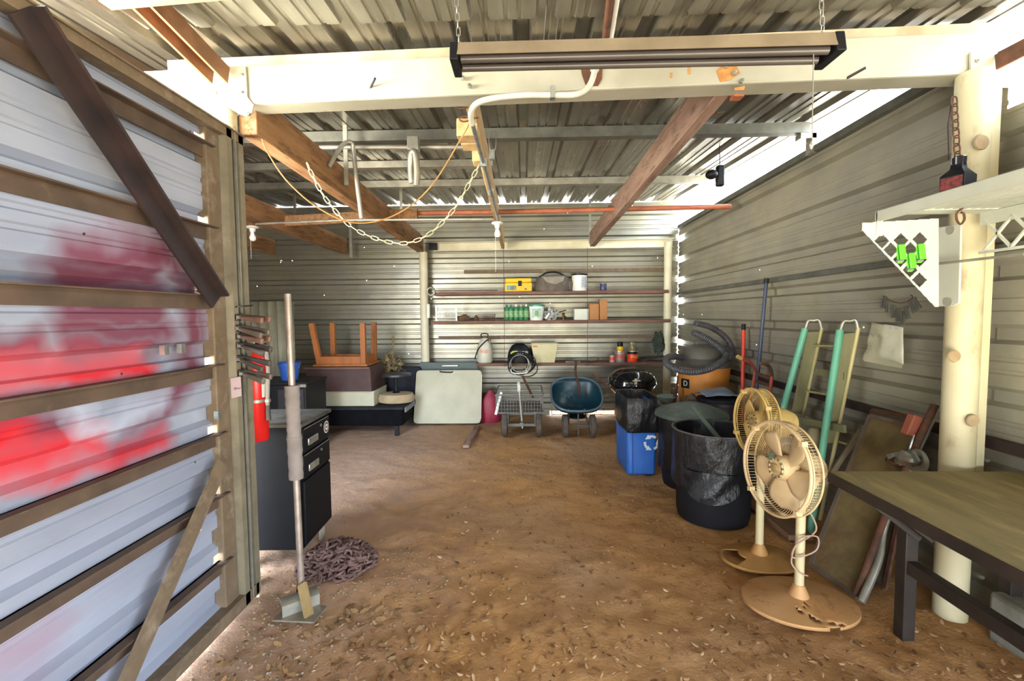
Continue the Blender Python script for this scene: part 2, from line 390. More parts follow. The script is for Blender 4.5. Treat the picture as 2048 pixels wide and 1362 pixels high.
m.build('door_sheet', t.m, dr, sharp=20)
for k, z in enumerate((2.28, 1.90, 1.575, 1.245, .915, .615, .285)):          # girts across the sheet
    mb = MB(); mb.box(XD+.003, XD+.012, .03, 2.16, z-.032, z+.032); mb.box(XD+.003, XD+.05, .03, 2.16, z+.026, z+.032)
    mb.build('girt', mat('dark brown girt', '5c4a3c', '46382e', 7, .7, .1, .1, dirt='75634f', dirt_amt=.3), dr)
mb = MB(); mb.box(XD+.0, XD+.06, .02, 2.36, 2.385, 2.43); mb.box(XD+.0, XD+.07, .02, 2.36, 2.425, 2.432); mb.build('top_rail', M_brown_iron, dr)
mb = MB(); mb.box(XD+.0, XD+.06, .02, 2.34, .015, .08); mb.build('bottom_rail', M_brown_iron, dr)
mb = MB(); mb.box(XD-.03, XD+.028, 2.12, 2.215, .02, 2.43); mb.build('stile', M_brown_iron, dr, bevel=.006)
mb = MB(); mb.box(XD-.03, XD+.05, 0.0, .07, .02, 2.43); mb.build('stile', M_brown_iron, dr, bevel=.006)
mb = MB(); a, q = PX(40, 20, XD+.07), PX(432, 603, XD+.07); mb.bar(a, q, .09, .012, (1, 0, 0)); mb.bar(a+V((.02, .028, .028)), q+V((.02, .028, .028)), .012, .05, (1, 0, 0)); mb.build('diagonal_brace', M_dark_iron, dr)
mb = MB(); a, q = PX(445, 925, XD+.07), PX(215, 1450, XD+.07); mb.bar(a, q, .075, .012, (1, 0, 0)); mb.build('diagonal_brace', M_brown_iron, dr)
for (x, y) in ((328, 700), (362, 697), (435, 830)):
    p = PX(x, y, XD+.02); mb = MB(); mb.box(p.x-.01, p.x+.012, p.y-.012, p.y+.012, p.z-.02, p.z+.02); mb.build('white_leaf_bit', M_bolt, dr)  # small white leaf-like bits on the door sheet

# door jamb: folded channel and the pale edge strip
jm = T('door_jamb', 'brown folded steel channel beside the right edge of the painted door', 'door jamb', (-1.5, 2.33, 0))
mb = MB(); mb.box(-1.56, -1.44, 2.225, 2.235, .02, 2.44); mb.box(-1.56, -1.44, 2.345, 2.355, .02, 2.44); mb.box(-1.56, -1.55, 2.235, 2.345, .02, 2.44); mb.box(-1.452, -1.44, 2.235, 2.262, .02, 2.44); mb.box(-1.452, -1.44, 2.318, 2.345, .02, 2.44)
mb.build('channel', mat('olive grey channel', '837a66', '6c6452', 7, .65, .15, .08, dirt='5f5444', dirt_amt=.35), jm)
mb = MB(); mb.box(-1.45, -1.436, 2.285, 2.292, .02, 2.44); mb.build('seam', M_galv, jm)
# pale wooden strip nailed upright along the jamb
st = T('wooden_strip', 'thin pale weathered wooden strip standing upright along the door jamb', 'wooden strip', (-1.37, 2.36, 0))
a, q = PY(517, 1222, 2.36), PY(486, 600, 2.40)
mb = MB(); mb.bar(a, q, .030, .022, (0, 1, 0)); mb.build('strip', mat('weathered strip', 'cfc3a8', 'a8987a', 9, .85, 0, .2, stretch=(2, 2, .4), dirt='7d6547', dirt_amt=.35), st)
for px, py in ((508, 1162), (494, 800), (488, 615)):
    p = PY(px, py, 2.36); mb = MB(); mb.box(p.x-.019, p.x+.019, p.y-.018, p.y-.010, p.z-.03, p.z+.03); mb.ball((p.x, p.y-.02, p.z+.01), .006, 8); mb.build('hinge_plate', M_galv, st)

# ---------------------------------------------------------------- posts and beams
def post(name, label, x, y, r, z0, z1, mt, sx=1.0, group=None):
    mb = MB(); mb.lathe([(r, z0), (r, z1)], (x, y, 0), 28, sx=sx)
    return mb.build(name, mt, loc=(x, y, z0), tagged=(label, 'post', group))
post('steel_post', 'cream round steel post behind the door jamb under the roof beam', -1.585, 2.44, .058, -.03, 2.62, M_post)
pr = T('steel_post', 'thick cream post with flaking paint behind the workbench at the right wall', 'post', (2.17, 2.27, -.03))
mb = MB(); mb.lathe([(.068, -.04), (.068, 2.62)], (2.13, 2.27, 0), 32, sx=.98); mb.build('pipe', M_post, pr)
mb = MB(); mb.box(2.185, 2.222, 2.23, 2.30, .3, 2.6); mb.build('seam_flange', M_post, pr)
for px, py, s in ((1957, 287, .035), (1903, 712, .03), (1940, 840, .03)):
    p = PY(px, py, 2.20); mb = MB(); mb.lathe([(.001, .0), (s, .0), (s*.9, .006), (.001, .007)], (0, 0, 0), 14, cap=False)
    o_ = mb; o_.v = [Mx.Translation(p+V((0, -.012, 0))) @ Mx.Rotation(R(90), 4, 'X') @ q for q in mb.v]; mb.build('rust_patch', mat('bare patch', 'a08a68', '8a7354', 12, .8), pr)
b = PY(851, 725, 6.72)
mb = MB(); mb.lathe([(.062, -.03), (.062, 2.44)], (b.x, 6.72, 0), 24); mb.build('steel_post', M_cream, loc=(b.x, 6.72, -.03), tagged=('cream round post left of the back shelves', 'post'))
b2 = PY(1334, 725, 6.60)
mb = MB(); mb.lathe([(.055, -.03), (.055, 2.52)], (b2.x, 6.60, 0), 24); mb.build('steel_post', M_cream, loc=(b2.x, 6.60, -.03), tagged=('cream round post in the back right corner at the shelf ends', 'post'))

bm_ = T('roof_beam', 'wide white painted steel beam with rust stains spanning under the near roof', 'beam', (.3, 2.3, 2.61))
L0, L1 = V((-2.0, 2.42, 2.705)), V((2.75, 2.25, 2.715))
mb = MB(); mb.bar(L0, L1, .012, .19); d = V((0, .06, 0)); mb.bar(L0+d+V((0, 0, .09)), L1+d+V((0, 0, .09)), .12, .012); mb.bar(L0+d-V((0, 0, .09)), L1+d-V((0, 0, .09)), .12, .012)
mb.build('channel', M_white_steel, bm_, bevel=.004)
def bl(px, py, off=-.012):
    q = PY(px, py, 2.3); k = (q.x-L0.x)/(L1.x-L0.x); y = L0.y+(L1.y-L0.y)*k+off
    return PY(px, py, y)
poly = [bl(*p) for p in ((345, 132), (493, 134), (496, 195), (509, 212), (505, 228), (494, 234), (478, 228), (455, 214), (345, 216))]
mb = MB(); mb.prism(poly, (0, -.010, 0)); mb.build('gusset_plate', M_white_steel, bm_)
poly = [bl(*p) for p in ((1938, 105), (2040, 103), (2040, 175), (1938, 177))]
mb = MB(); mb.prism(poly, (0, -.010, 0)); mb.build('gusset_plate', M_white_steel, bm_)
for px, py in ((410, 178), (430, 186), (484, 150), (484, 185), (352, 156), (911, 140), (925, 155), (939, 171), (1453, 131), (1470, 145), (1484, 161), (1955, 121), (1957, 155), (1993, 155), (496, 226)):
    p = bl(px, py, -.024); mb = MB(); mb.tube([p+V((0, .012, 0)), p+V((0, -.004, 0))], .011, 6); mb.tube([p, p+V((0, -.014, 0))], .006, 8); mb.build('bolt', M_bolt, bm_)
for px, py in ((747, 172), (1705, 152)):
    p = bl(px, py, -.01); mb = MB(); mb.tube([p+V((-.02, .01, -.005)), p+V((.025, -.05, .012))], .006, 8); mb.build('peg', M_dark_iron, bm_)
poly = [bl(*p, -.008) for p in ((1160, 126), (1205, 126), (1204, 158), (1196, 172), (1172, 173), (1164, 150))]
mb = MB(); mb.prism(poly, (0, -.003, 0)); mb.build('rust_patch', M_rust, bm_)
for P_ in (((1432, 142), (1448, 128), (1472, 131), (1480, 146), (1462, 160), (1440, 164)), ((1468, 176), (1490, 172), (1488, 180), (1470, 181)), ((1375, 128), (1380, 128), (1381, 148), (1376, 149)), ((1340, 146), (1345, 145), (1344, 156), (1340, 155))):
    mb = MB(); mb.prism([bl(*p, -.007) for p in P_], (0, -.0015, 0)); mb.build('rust_patch', mat('orange rust bloom', 'b98a4e', 'a87038', 25, .85), bm_)
mb = MB(); mb.bar(V((-1.9, 2.50, 2.845)), V((2.28, 2.36, 2.85)), .07, .07); mb.build('roof_purlin', mat('pale purlin', 'b3a68c', '94856a', 5, .7), tagged=('pale wooden purlin lying on top of the white beam', 'purlin'))

# cream channel along the back wall on the posts
cb_ = T('eave_beam', 'cream steel channel running above the back shelves between the posts', 'beam', (.4, 6.74, 2.42))
a, q = PY(868, 495, 6.80), PY(1345, 486, 6.74)
mb = MB(); mb.bar(a, q, .012, .13); mb.bar(a+V((0, -.03, .06)), q+V((0, -.03, .06)), .07, .01); mb.bar(a+V((0, -.03, -.06)), q+V((0, -.03, -.06)), .07, .01); mb.build('channel', M_cream, cb_)
p = PY(866, 494, 6.76); mb = MB(); mb.box(p.x-.05, p.x+.07, 6.70, 6.74, p.z-.05, p.z+.05); mb.build('splice_plate', M_black, cb_)

# rafters
def rafter(label, x0, x1, z0, z1, h, w, mt, y0=2.36, y1=6.62):
    mb = MB(); mb.bar(V((x0, y0, z0+h/2)), V((x1, y1, z1+h/2)), w, h)
    return mb.build('roof_rafter', mt, tagged=(label, 'rafter', 'rafters under the back roof'), bevel=.006)
rafter('reddish brown rafter right of the conduit, running from the white beam to the back wall', 1.04, .985, 2.635, 2.475, .21, .075, M_wood2)
rafter('pale narrow rafter in the middle, carrying the conduit and wood blocks', -.285, -.30, 2.625, 2.46, .19, .045, M_pale_wood)
rafter('thick brown rafter starting beside the cream post at the door jamb', -1.48, -1.50, 2.485, 2.43, .225, .10, M_wood, 2.47)
rafter('short looking brown rafter ending at a grey hanger left of the back post', -2.66, -2.62, 2.45, 2.42, .22, .10, M_wood, 2.6)
rafter('dark brown rafter farthest left, next to the bulb over the black cabinets', -3.72, -3.68, 2.45, 2.42, .22, .10, M_wood, 2.6)
b = PY(684, 495, 6.3); mb = MB(); mb.box(b.x-.02, b.x+.02, 6.62, 6.65, 2.36, 2.95); mb.build('hanger_strap', M_galv, tagged=('grey steel strap hanging beside the end of the short brown rafter', 'strap', 'roof hanger straps'))
for px, y0_, lab in ((694, 3.55, 'wooden cleat against the thick brown rafter by the curved pipe'), (589, 5.9, 'grey cleat plate on the short brown rafter'), (802, 5.8, 'slotted white strap on the far end of the thick brown rafter'), (1180, 6.62, 'thin steel strap above the far end of the reddish rafter')):
    b = PY(px, 400, y0_); mb = MB(); mb.box(b.x-.016, b.x+.016, y0_-.006, y0_+.006, 2.52, RZ(y0_)+.0); mb.build('hanger_strap', M_galv, tagged=(lab, 'strap', 'roof hanger straps'))

# purlins under the roof
def purlin(label, y, x0, x1, h, mt):
    mb = MB(); mb.box(x0, x1, y-.04, y+.04, RZ(y)-.012-h, RZ(y)-.008); return mb.build('roof_purlin', mt, tagged=(label, 'purlin', 'steel roof purlins'))
p0 = purlin('grey steel purlin nearest behind the white beam, reaching the bright eave', 3.7, -4.5, 2.22, .075, M_galv_d)
purlin('grey steel purlin farther back, passing behind the reddish rafter', 5.35, -4.5, 2.18, .07, M_galv)
purlin('short grey purlin between the thick brown rafter and the middle rafter', 4.55, -4.5, -.3, .06, M_galv)
e = PY(1600, 300, 3.7); mb = MB(); mb.box(2.15, 2.27, 3.66, 3.74, RZ(3.7)-.13, RZ(3.7)-.09); mb.box(2.235, 2.27, 3.66, 3.74, 2.74, RZ(3.7)-.09); mb.build('eave_bracket', M_galv, tagged=('grey angled bracket joining the near purlin to the right wall top', 'bracket'))
# brown board laid over the rafters on the left, pipe continuing it
mb = MB(); mb.bar(PY(478, 448, 4.95), PY(835, 428, 4.95), .05, .11); mb.build('cross_board', M_wood, tagged=('brown board laid across the rafter tops left of the orange pipe', 'board'))
# boards and struts of the near roof
mb = MB(); mb.bar(V((-1.5, 1.66, 2.71)), V((-.30, 1.60, 2.735)), .05, .17); mb.build('cross_board', mat('pale cross board', 'c9b184', 'a98c5c', 5, .8, 0, .05, stretch=(.5, 3, 3)), tagged=('pale wooden board across the near roof at the top left', 'board'))  # plain pale wood colour with streaks along the grain
a, q = PY(425, 152, 2.36), PX(180, -90, -1.62)
mb = MB(); mb.bar(a, q, .012, .09); mb.bar(a+V((.04, 0, .04)), q+V((.04, 0, .04)), .09, .012); mb.bar(a+V((.08, 0, 0)), q+V((.08, 0, 0)), .012, .09)
mb.build('roof_strut', mat('rusty orange strut', '8a6040', '6b4a30', 6, .7, .1, .15), tagged=('rusty brown channel strut running from the left gusset plate toward the viewer', 'strut'))
a, q = bl(1992, 125, -.03), bl(1992, 125, -.03)+V((.35, -1.2, .14))
mb = MB(); mb.bar(a, q, .012, .07); mb.bar(a+V((.03, 0, .035)), q+V((.03, 0, .035)), .07, .012); mb.build('roof_strut', M_rust, tagged=('dark rusty angle strut bolted to the right gusset plate', 'strut'))
# ================================================================ overhead things
# orange pipe on the rafters
mb = MB(); mb.tube([PY(758, 427, 5.02), PY(1000, 424, 5.02), PY(1462, 413, 4.92)], .026, 12); mb.build('orange_pipe', M_orange, tagged=('long orange painted pipe laid across the rafter tops', 'pipe'))
a, q = PY(640, 295, 3.55), PY(950, 294, 3.55)
mb = MB(); mb.tube([a, q], .018, 10); mb.build('steel_pipe', M_galv, tagged=('light grey pipe under the roof left of the middle rafter, holding the curved pipe', 'pipe'))
# curved cane pipe
mb = MB(); mb.tube(catmull([PY(658, 334, 3.35), PY(672, 308, 3.38), PY(688, 288, 3.42), PY(702, 285, 3.45), PY(707, 300, 3.47), PY(712, 350, 3.48), PY(723, 437, 3.5)], 8), .0165, 10); mb.build('cane_pipe', M_galv, tagged=('grey pipe bent like a walking cane hanging over the light grey pipe', 'pipe'))
# U-shaped bar on a block
u = T('bent_bar', 'grey U shaped steel tube hanging from a square block under the roof', 'bent bar', PY(827, 372, 3.5))
mb = MB(); p = PY(827, 288, 3.5); mb.cbox(p, (.085, .06, .10)); mb.build('block', M_galv, u, bevel=.004)
mb = MB(); mb.tube(catmull([PY(833, 372, 3.48), PY(834, 340, 3.48), PY(831, 310, 3.48), PY(826, 303, 3.48), PY(822, 312, 3.5), PY(821, 340, 3.52), PY(824, 366, 3.53)], 7), .024, 10); mb.build('tube', M_galv, u)
# hanging cord, plastic chain
mb = MB(); mb.tube(catmull([PY(519, 235, 2.50), PY(521, 262, 2.52), PY(533, 300, 2.55), PY(575, 363, 2.6), PY(640, 418, 2.65), PY(712, 446, 2.68), PY(790, 430, 2.68), PY(860, 375, 2.64), PY(925, 272, 2.58), PY(941, 240, 2.52)], 10), .0042, 7)
mb.build('amber_rope', mat('amber cord', 'b98a4a', 'a0763c', 9, .6), tagged=('thin amber cord drooping in a loop from the beam corner to the middle rafter', 'cord'))
P = catmull([PY(612, 318, 2.95), PY(622, 345, 2.97), PY(655, 402, 3.0), PY(710, 458, 3.03), PY(790, 486, 3.05), PY(850, 473, 3.05), PY(905, 422, 3.03), PY(945, 355, 3.0), PY(962, 322, 2.98)], 30)
mb = MB(); acc = 0; last = None; k = 0; step = .044
for i in range(1, len(P)):
    acc += (P[i]-P[i-1]).length
    if acc >= step:
        t_ = (P[min(i+2, len(P)-1)]-P[max(i-4, 0)]).normalized(); nn = V((0, 1, 0)) if k % 2 else t_.cross(V((0, 1, 0)))
        mb.link(P[i], t_, nn.normalized(), .052, .022, .003, 6); acc = 0; k += 1
mb.build('plastic_chain', mat('cream plastic chain', 'd3caa2', 'b3ab84', 8, .5), tagged=('cream plastic link chain drooping below the amber cord', 'chain'))
# conduit: PVC bend on the beam, metal run along the middle rafter
cd = T('conduit', 'white plastic and steel conduit bending under the beam and along the middle rafter', 'conduit', PY(1000, 195, 2.30))
mb = MB(); mb.tube(catmull([PY(1190, 122, 2.235), PY(1188, 148, 2.235), PY(1176, 175, 2.235), PY(1150, 189, 2.235), PY(1105, 190, 2.235), PY(1050, 190, 2.24), PY(990, 196, 2.25), PY(955, 206, 2.27), PY(942, 225, 2.32), PY(944, 248, 2.4)], 8), .0145, 12); mb.build('plastic_pipe', mat('grey white pvc', 'cfcbbd', 'b8b3a2', 7, .4), cd)
mb = MB(); mb.tube([PY(943, 240, 2.38), PY(972, 345, 3.1), PY(996, 440, 4.4)], .0125, 12); mb.build('metal_pipe', M_bolt, cd)
p = PY(1192, 118, 2.235); mb = MB(); mb.tube([PY(1193, 112, 2.235), PY(1189, 142, 2.235)], .02, 12); mb.build('coupling', M_white, cd)
p = PY(1105, 190, 2.235); mb = MB(); mb.box(p.x-.012, p.x+.012, p.y-.02, p.y+.014, p.z-.02, p.z+.035); mb.build('strap', M_bolt, cd)
for px, py, y in ((967, 325, 2.95), (982, 385, 3.6)):
    p = PY(px, py, y); mb = MB(); mb.cbox(p, (.045, .02, .05)); mb.build('clip', M_bolt, cd)
# pipes over the shop light
mb = MB(); mb.tube([PY(1207, 108, 2.30)+V((0, 0, .0)), PY(1222, -12, 1.86)], .017, 10); mb.build('steel_pipe', M_rust, tagged=('rusty pipe above the shop light, beside the white pipe', 'pipe'))
mb = MB(); mb.tube([PY(1217, 108, 2.30), PY(1236, -12, 1.86)], .0115, 10); mb.build('plastic_pipe', M_white, tagged=('thin white pipe above the shop light, beside the rusty pipe', 'pipe'))
# blocks on the middle rafter and screw eyes
for px, py, y, w, h, lab in ((936, 262, 2.75, .12, .10, 'pale wooden block under the middle rafter, nearest the beam'), (940, 284, 2.95, .10, .07, 'pale wooden block under the middle rafter, behind the first'), (957, 313, 3.2, .075, .10, 'small pale block at the end of the plastic chain'),):
    p = PY(px, py, y); mb = MB(); mb.cbox(p, (w, .12, h)); mb.build('wood_block', M_pale_wood, tagged=(lab, 'wood block', 'wood blocks under the middle rafter'), bevel=.004)
for px, py, y, lab in ((929, 238, 2.55, 'rusty screw eye on the middle rafter above the pale blocks'), (925, 212, 2.5, 'rusty screw eye right behind the beam over the middle rafter'), (1440, 203, 2.62, 'rusty screw eye on the reddish rafter next to the beam'), (1425, 226, 2.75, 'rusty screw eye on the reddish rafter, lower one')):
    p = PY(px, py, y); mb = MB(); mb.tube([p+V((.028*cos(a*pi/7), 0, .014*sin(a*pi/7))) for a in range(14)], .004, 6, True); mb.tube([p+V((.028, 0, 0)), p+V((.075, .02, .015))], .004, 6); mb.build('screw_eye', M_rust, tagged=(lab, 'screw eye', 'screw eyes in the rafters'))
for px, py, y, lab in ((938, 200, 2.44, 'small orange brown wood end under the beam above the middle rafter'), (1474, 191, 2.44, 'small orange brown wood end under the beam above the reddish rafter')):
    p = PY(px, py, y); mb = MB(); mb.cbox(p, (.05, .05, .03)); mb.build('wood_block', M_orange, tagged=(lab, 'wood block'))
p = PY(985, 298, 3.0)
mb = MB(); mb.cbox(PY(984, 310, 3.0), (.035, .03, .06)); mb.tube(catmull([PY(980, 300, 3.0), PY(978, 272, 2.98), PY(990, 262, 2.98), PY(992, 285, 2.98), PY(990, 300, 2.98)], 6), .003, 6); mb.build('padlock', M_bolt, tagged=('steel padlock hanging from the middle rafter right of the conduit', 'padlock'))
# light bulbs on porcelain sockets and their conduit
mb = MB(); mb.tube([PY(511, 448, 4.42), PY(690, 440, 4.42), PY(985, 438, 4.42)], .011, 8); mb.build('steel_pipe', M_galv, tagged=('thin grey conduit running under the rafters between the two bulb sockets', 'conduit'))
M_bulb = mat('frosted bulb', 'e4e4de', 'dededa', 3, .25); M_porc = mat('porcelain', 'd8d6cc', 'cfccc0', 3, .3)
def bulb(px, py, y, label):
    p = PY(px, py, y); o = T('light_bulb', label, 'light bulb', p, 'bare bulbs on the conduit')
    mb = MB(); mb.lathe([(.03, .06), (.055, .052), (.056, .040), (.03, .032), (.024, .0)], p, 20); mb.build('socket', M_porc, o)
    mb = MB(); mb.lathe([(.013, .0), (.016, -.02), (.029, -.045), (.031, -.062), (.024, -.080), (.008, -.089)], p, 18); mb.build('globe', M_bulb, o)
    mb = MB(); mb.tube([p+V((-.022, 0, .03)), p+V((-.022, 0, -.42 if px > 800 else -.26))], .0014, 5); mb.build('pull_string', M_white, o)
    return o
bulb(995, 456, 4.42, 'unlit bare bulb on a porcelain socket at the end of the steel conduit')
bulb(505, 464, 4.42, 'unlit bare bulb on a porcelain socket next to the door jamb')
# motion light
ml = T('flood_light', 'small dark twin flood light hanging in front of the bright eave gap', 'flood light', PY(1437, 345, 4.3))
mb = MB(); p = PY(1440, 352, 4.3); mb.cbox(p, (.07, .06, .19)); mb.build('housing', M_black, ml, bevel=.015)
mb = MB(); q = PY(1423, 349, 4.25); mb.ball(q, (.055, .05, .042), 12); mb.build('lamp_head', M_black, ml)
mb = MB(); mb.tube([PY(1440, 334, 4.3), PY(1438, 268, 4.3)], .004, 6); mb.build('wire', M_black, ml)

# ---------------------------------------------------------------- shop light
sl = T('shop_light', 'long brown dusty shop light with two tubes hanging on chains below the roof', 'shop light', (.39, 1.56, 2.36))
M_hood = mat('dusty brown hood', '8b7c66', '7a6b56', 7, .6, .1); M_hood2 = mat('brown hood underside', '5a4a42', '4c3e38', 7, .5, .1)
xl, xr = -.235, .985; mbh = MB()
def hp(k): return [V((xl+(xr-xl)*k, 0, 0))]
yl, yr, zl, zr = 1.60, 1.52, 2.362, 2.318
def hx(x, dy, dz):
    k = (x-xl)/(xr-xl); return V((x, yl+(yr-yl)*k+dy, zl+(zr-zl)*k+dz))
def hood_strip(mb, prof, x0, x1):
    n = len(prof); vs = [hx(x0, *p) for p in prof]+[hx(x1, *p) for p in prof]
    mb.add(vs, [(i, (i+1) % n, n+(i+1) % n, n+i) for i in range(n)]+[tuple(range(n)), tuple(range(2*n-1, n-1, -1))])
mb = MB(); hood_strip(mb, [(-.056, .0), (-.044, .044), (.044, .044), (.056, .0), (.053, .0), (.041, .041), (-.041, .041), (-.053, .0)], xl, xr); mb.build('hood', M_hood, sl)
mb = MB(); hood_strip(mb, [(-.048, .022), (-.035, .038), (.035, .038), (.048, .022), (.015, .012), (-.015, .012)], xl+.02, xr-.02); mb.build('reflector', M_hood2, sl)
for dy in (-.027, .027):
    mb = MB(); mb.tube([hx(xl+.03, dy, -.002), hx(xr-.03, dy, -.002)], .012, 12); mb.build('tube_lamp', mat('unlit tube', '4f4844', '443e3a', 4, .3), sl)
for x in (xl, xr):
    s_ = 1 if x == xl else -1
    mb = MB(); hood_strip(mb, [(-.06, -.018), (-.046, .047), (.046, .047), (.06, -.018)], x-.006*s_, x+.022*s_); mb.build('end_cap', M_black, sl, bevel=.004)
for x, tz in ((xl+.02, RZ(1.5)-.02), (xr-.03, RZ(1.5)-.02)):
    mb = MB(); p = hx(x, 0, .045); k = 0
    while p.z < tz-.02:
        mb.link(p+V((0, 0, .012)), (0, 0, 1), (1, 0, 0) if k % 2 else (0, 1, 0), .03, .013, .0016, 5); p = p+V((-.0012 if x < 0 else -.002, 0, .024)); k += 1
    mb.build('chain', M_galv, sl)
p = hx(xr-.075, -.03, -.01)
mb = MB(); mb.tube([p, p+V((.003, 0, -.27))], .0018, 5); mb.lathe([(.003, -.27), (.006, -.28), (.006, -.29), (.002, -.295)], p, 10); mb.build('pull_cord', M_galv, sl)

# ================================================================ back wall shelves
M_shelf = mat('reddish shelf board', '7d5a4c', '5e4438', 6, .8, 0, .1, stretch=(.5, 3, 3), dirt='9a7258', dirt_amt=.35)
YS = 6.50
def shelf(label, x0, x1, py0, py1):
    a, b = PY(x0, py0, YS), PY(x1, py1, YS)
    z = (a.z+b.z)/2; mb = MB(); mb.box(a.x, b.x, YS, YS+.28, z-.045, z); return mb.build('shelf_board', M_shelf, tagged=(label, 'shelf', 'back wall shelf boards'), bevel=.004), z
_, Z1 = shelf('top reddish shelf board on the back wall, under the yellow toolbox', 866, 1338, 584, 580)
_, Z2 = shelf('middle reddish shelf board on the back wall, under the green bottles', 862, 1342, 643, 638)
_, Z3 = shelf('lowest shelf board on the back wall, behind the black grill', 952, 1345, 729, 722)
for px in (1007, 1175):
    a = PY(px, 495, YS-.006); mb = MB(); mb.tube([a, V((a.x, YS-.006, Z3-.05))], .0035, 5); mb.build('shelf_wire', M_rust, tagged=('thin rusty wire hanging past the shelves %s' % ('beside the yellow toolbox' if px < 1100 else 'beside the white bucket'), 'wire', 'shelf hanger wires'))
def sx_(px): return PY(px, 600, YS+.1).x
def shelf_thing(name, label, cat, px, z, dy=.12, group=None): return T(name, label, cat, (sx_(px), YS+dy, z), group)
k = (YS+.12)/F            # metres per pixel on the shelves

# top shelf
o = shelf_thing('toolbox', 'yellow plastic toolbox with a black latch on the top back shelf', 'toolbox', 1037, Z1); c = o.location
M_yel = mat('yellow plastic', 'e6b818', 'd4a512', 5, .45); 
mb = MB(); mb.box(c.x-.195, c.x+.195, c.y-.10, c.y+.10, Z1, Z1+.125); mb.build('body', M_yel, o, bevel=.012)
mb = MB(); mb.box(c.x-.19, c.x+.19, c.y-.097, c.y+.097, Z1+.127, Z1+.19); mb.build('lid', M_yel, o, bevel=.015)
mb = MB(); mb.box(c.x-.002, c.x+.048, c.y-.112, c.y-.098, Z1+.075, Z1+.15); mb.build('latch', M_black, o, bevel=.004)
mb = MB(); mb.box(c.x-.165, c.x-.03, c.y-.1035, c.y-.1, Z1+.02, Z1+.085); mb.build('sticker', mat('toolbox sticker', '7d8a80', '5c5348', 30, .5), o)
mb = MB(); mb.tube([(c.x-.135, c.y-.106, Z1+.055), (c.x-.135, c.y-.1, Z1+.055)], .026, 16); mb.build('sticker_disc', mat('blue sticker', '5fa0b8', '4c8ca6', 5, .4), o)
mb = MB(); mb.box(c.x+.09, c.x+.12, c.y-.103, c.y-.099, Z1+.025, Z1+.04); mb.build('badge', M_black, o)
o = shelf_thing('tool_bag', 'sagging grey tool bag with a flap on the top back shelf', 'bag', 1107, Z1); c = o.location
M_bag = mat('grey canvas', '6b6258', '544b44', 8, .9, 0, .3); M_bag2 = mat('pale canvas flap', '8b8477', '7a7266', 8, .9, 0, .2)
mb = MB(); mb.lathe([(.24, 0), (.265, .03), (.26, .12), (.235, .19), (.2, .225), (.05, .235)], c, 24, 1, .42, rf=lambda a, z: 1+.05*sin(5*a)+.05*NZ.noise(V((cos(a)*2, sin(a)*2, z*6)))); mb.build('body', M_bag, o)
mb = MB(); mb.prism([(c.x-.17, c.y-.118, Z1+.20), (c.x+.16, c.y-.118, Z1+.205), (c.x+.13, c.y-.125, Z1+.13), (c.x+.02, c.y-.13, Z1+.085), (c.x-.1, c.y-.127, Z1+.12)], (0, .02, .004)); mb.build('flap', M_bag2, o, bevel=.006)
mb = MB(); mb.tube(catmull([(c.x-.2, c.y-.03, Z1+.2), (c.x-.1, c.y-.05, Z1+.262), (c.x+.05, c.y-.05, Z1+.268), (c.x+.19, c.y-.03, Z1+.2)], 6), .013, 8); mb.build('strap', M_black, o)
mb = MB(); mb.ball((c.x+.235, c.y, Z1+.09), (.045, .07, .09), 14, jit=.3); mb.build('side_pocket', M_bag, o)
def bucket(o, c, r0, r1, h, m1, lid=None):
    mb = MB(); mb.lathe([(r0, 0), (r1, h), (r1*1.05, h), (r1*1.05, h-.012), (r1*1.0, h-.02)][:3] + [(r1*.96, h), (r0*.94, .012)], c, 28, cap=True); return mb.build('body', m1, o)
o = shelf_thing('bucket', 'white paint bucket with a dark lid on the top back shelf', 'bucket', 1159, Z1); c = o.location
bucket(o, c, .10, .108, .225, M_white); mb = MB(); mb.lathe([(.112, .222), (.114, .245), (.1, .248)], c, 28); mb.build('lid', M_black, o)
mb = MB(); mb.add([(c.x+.112*cos(a), c.y+.112*sin(a), Z1+z) for z in (.05, .2) for a in [R(-80+8*i) for i in range(8)]], [(i, i+1, 9+i, 8+i) for i in range(7)]); mb.build('label', mat('bucket label', 'b9bdbb', '8d9396', 40, .5), o)
o = shelf_thing('can', 'small dark blue can alone at the right of the top back shelf', 'can', 1207, Z1); c = o.location
mb = MB(); mb.lathe([(.046, 0), (.048, .004), (.048, .098), (.046, .102)], c, 24); mb.build('body', mat('navy can', '3c3d66', '34355a', 5, .4), o); mb = MB(); mb.lathe([(.05, .094), (.05, .106), (.04, .107)], c, 24); mb.build('rim', M_galv_d, o)
o = shelf_thing('tape_reel', 'grey round reel with a thin bar at the left end of the top shelf', 'reel', 866, Z1, -.03); c = o.location
mb = MB(); mb.v = []; mb.tube([(c.x+.055*cos(a*pi/12), c.y-.01, Z1+.01+.055*sin(a*pi/12)) for a in range(24)], .013, 8, True); mb.build('ring', M_galv, o)
mb = MB(); mb.box(c.x+.05, c.x+.95, c.y, c.y+.03, Z1+.01, Z1+.022); mb.build('bar', M_rust, o)

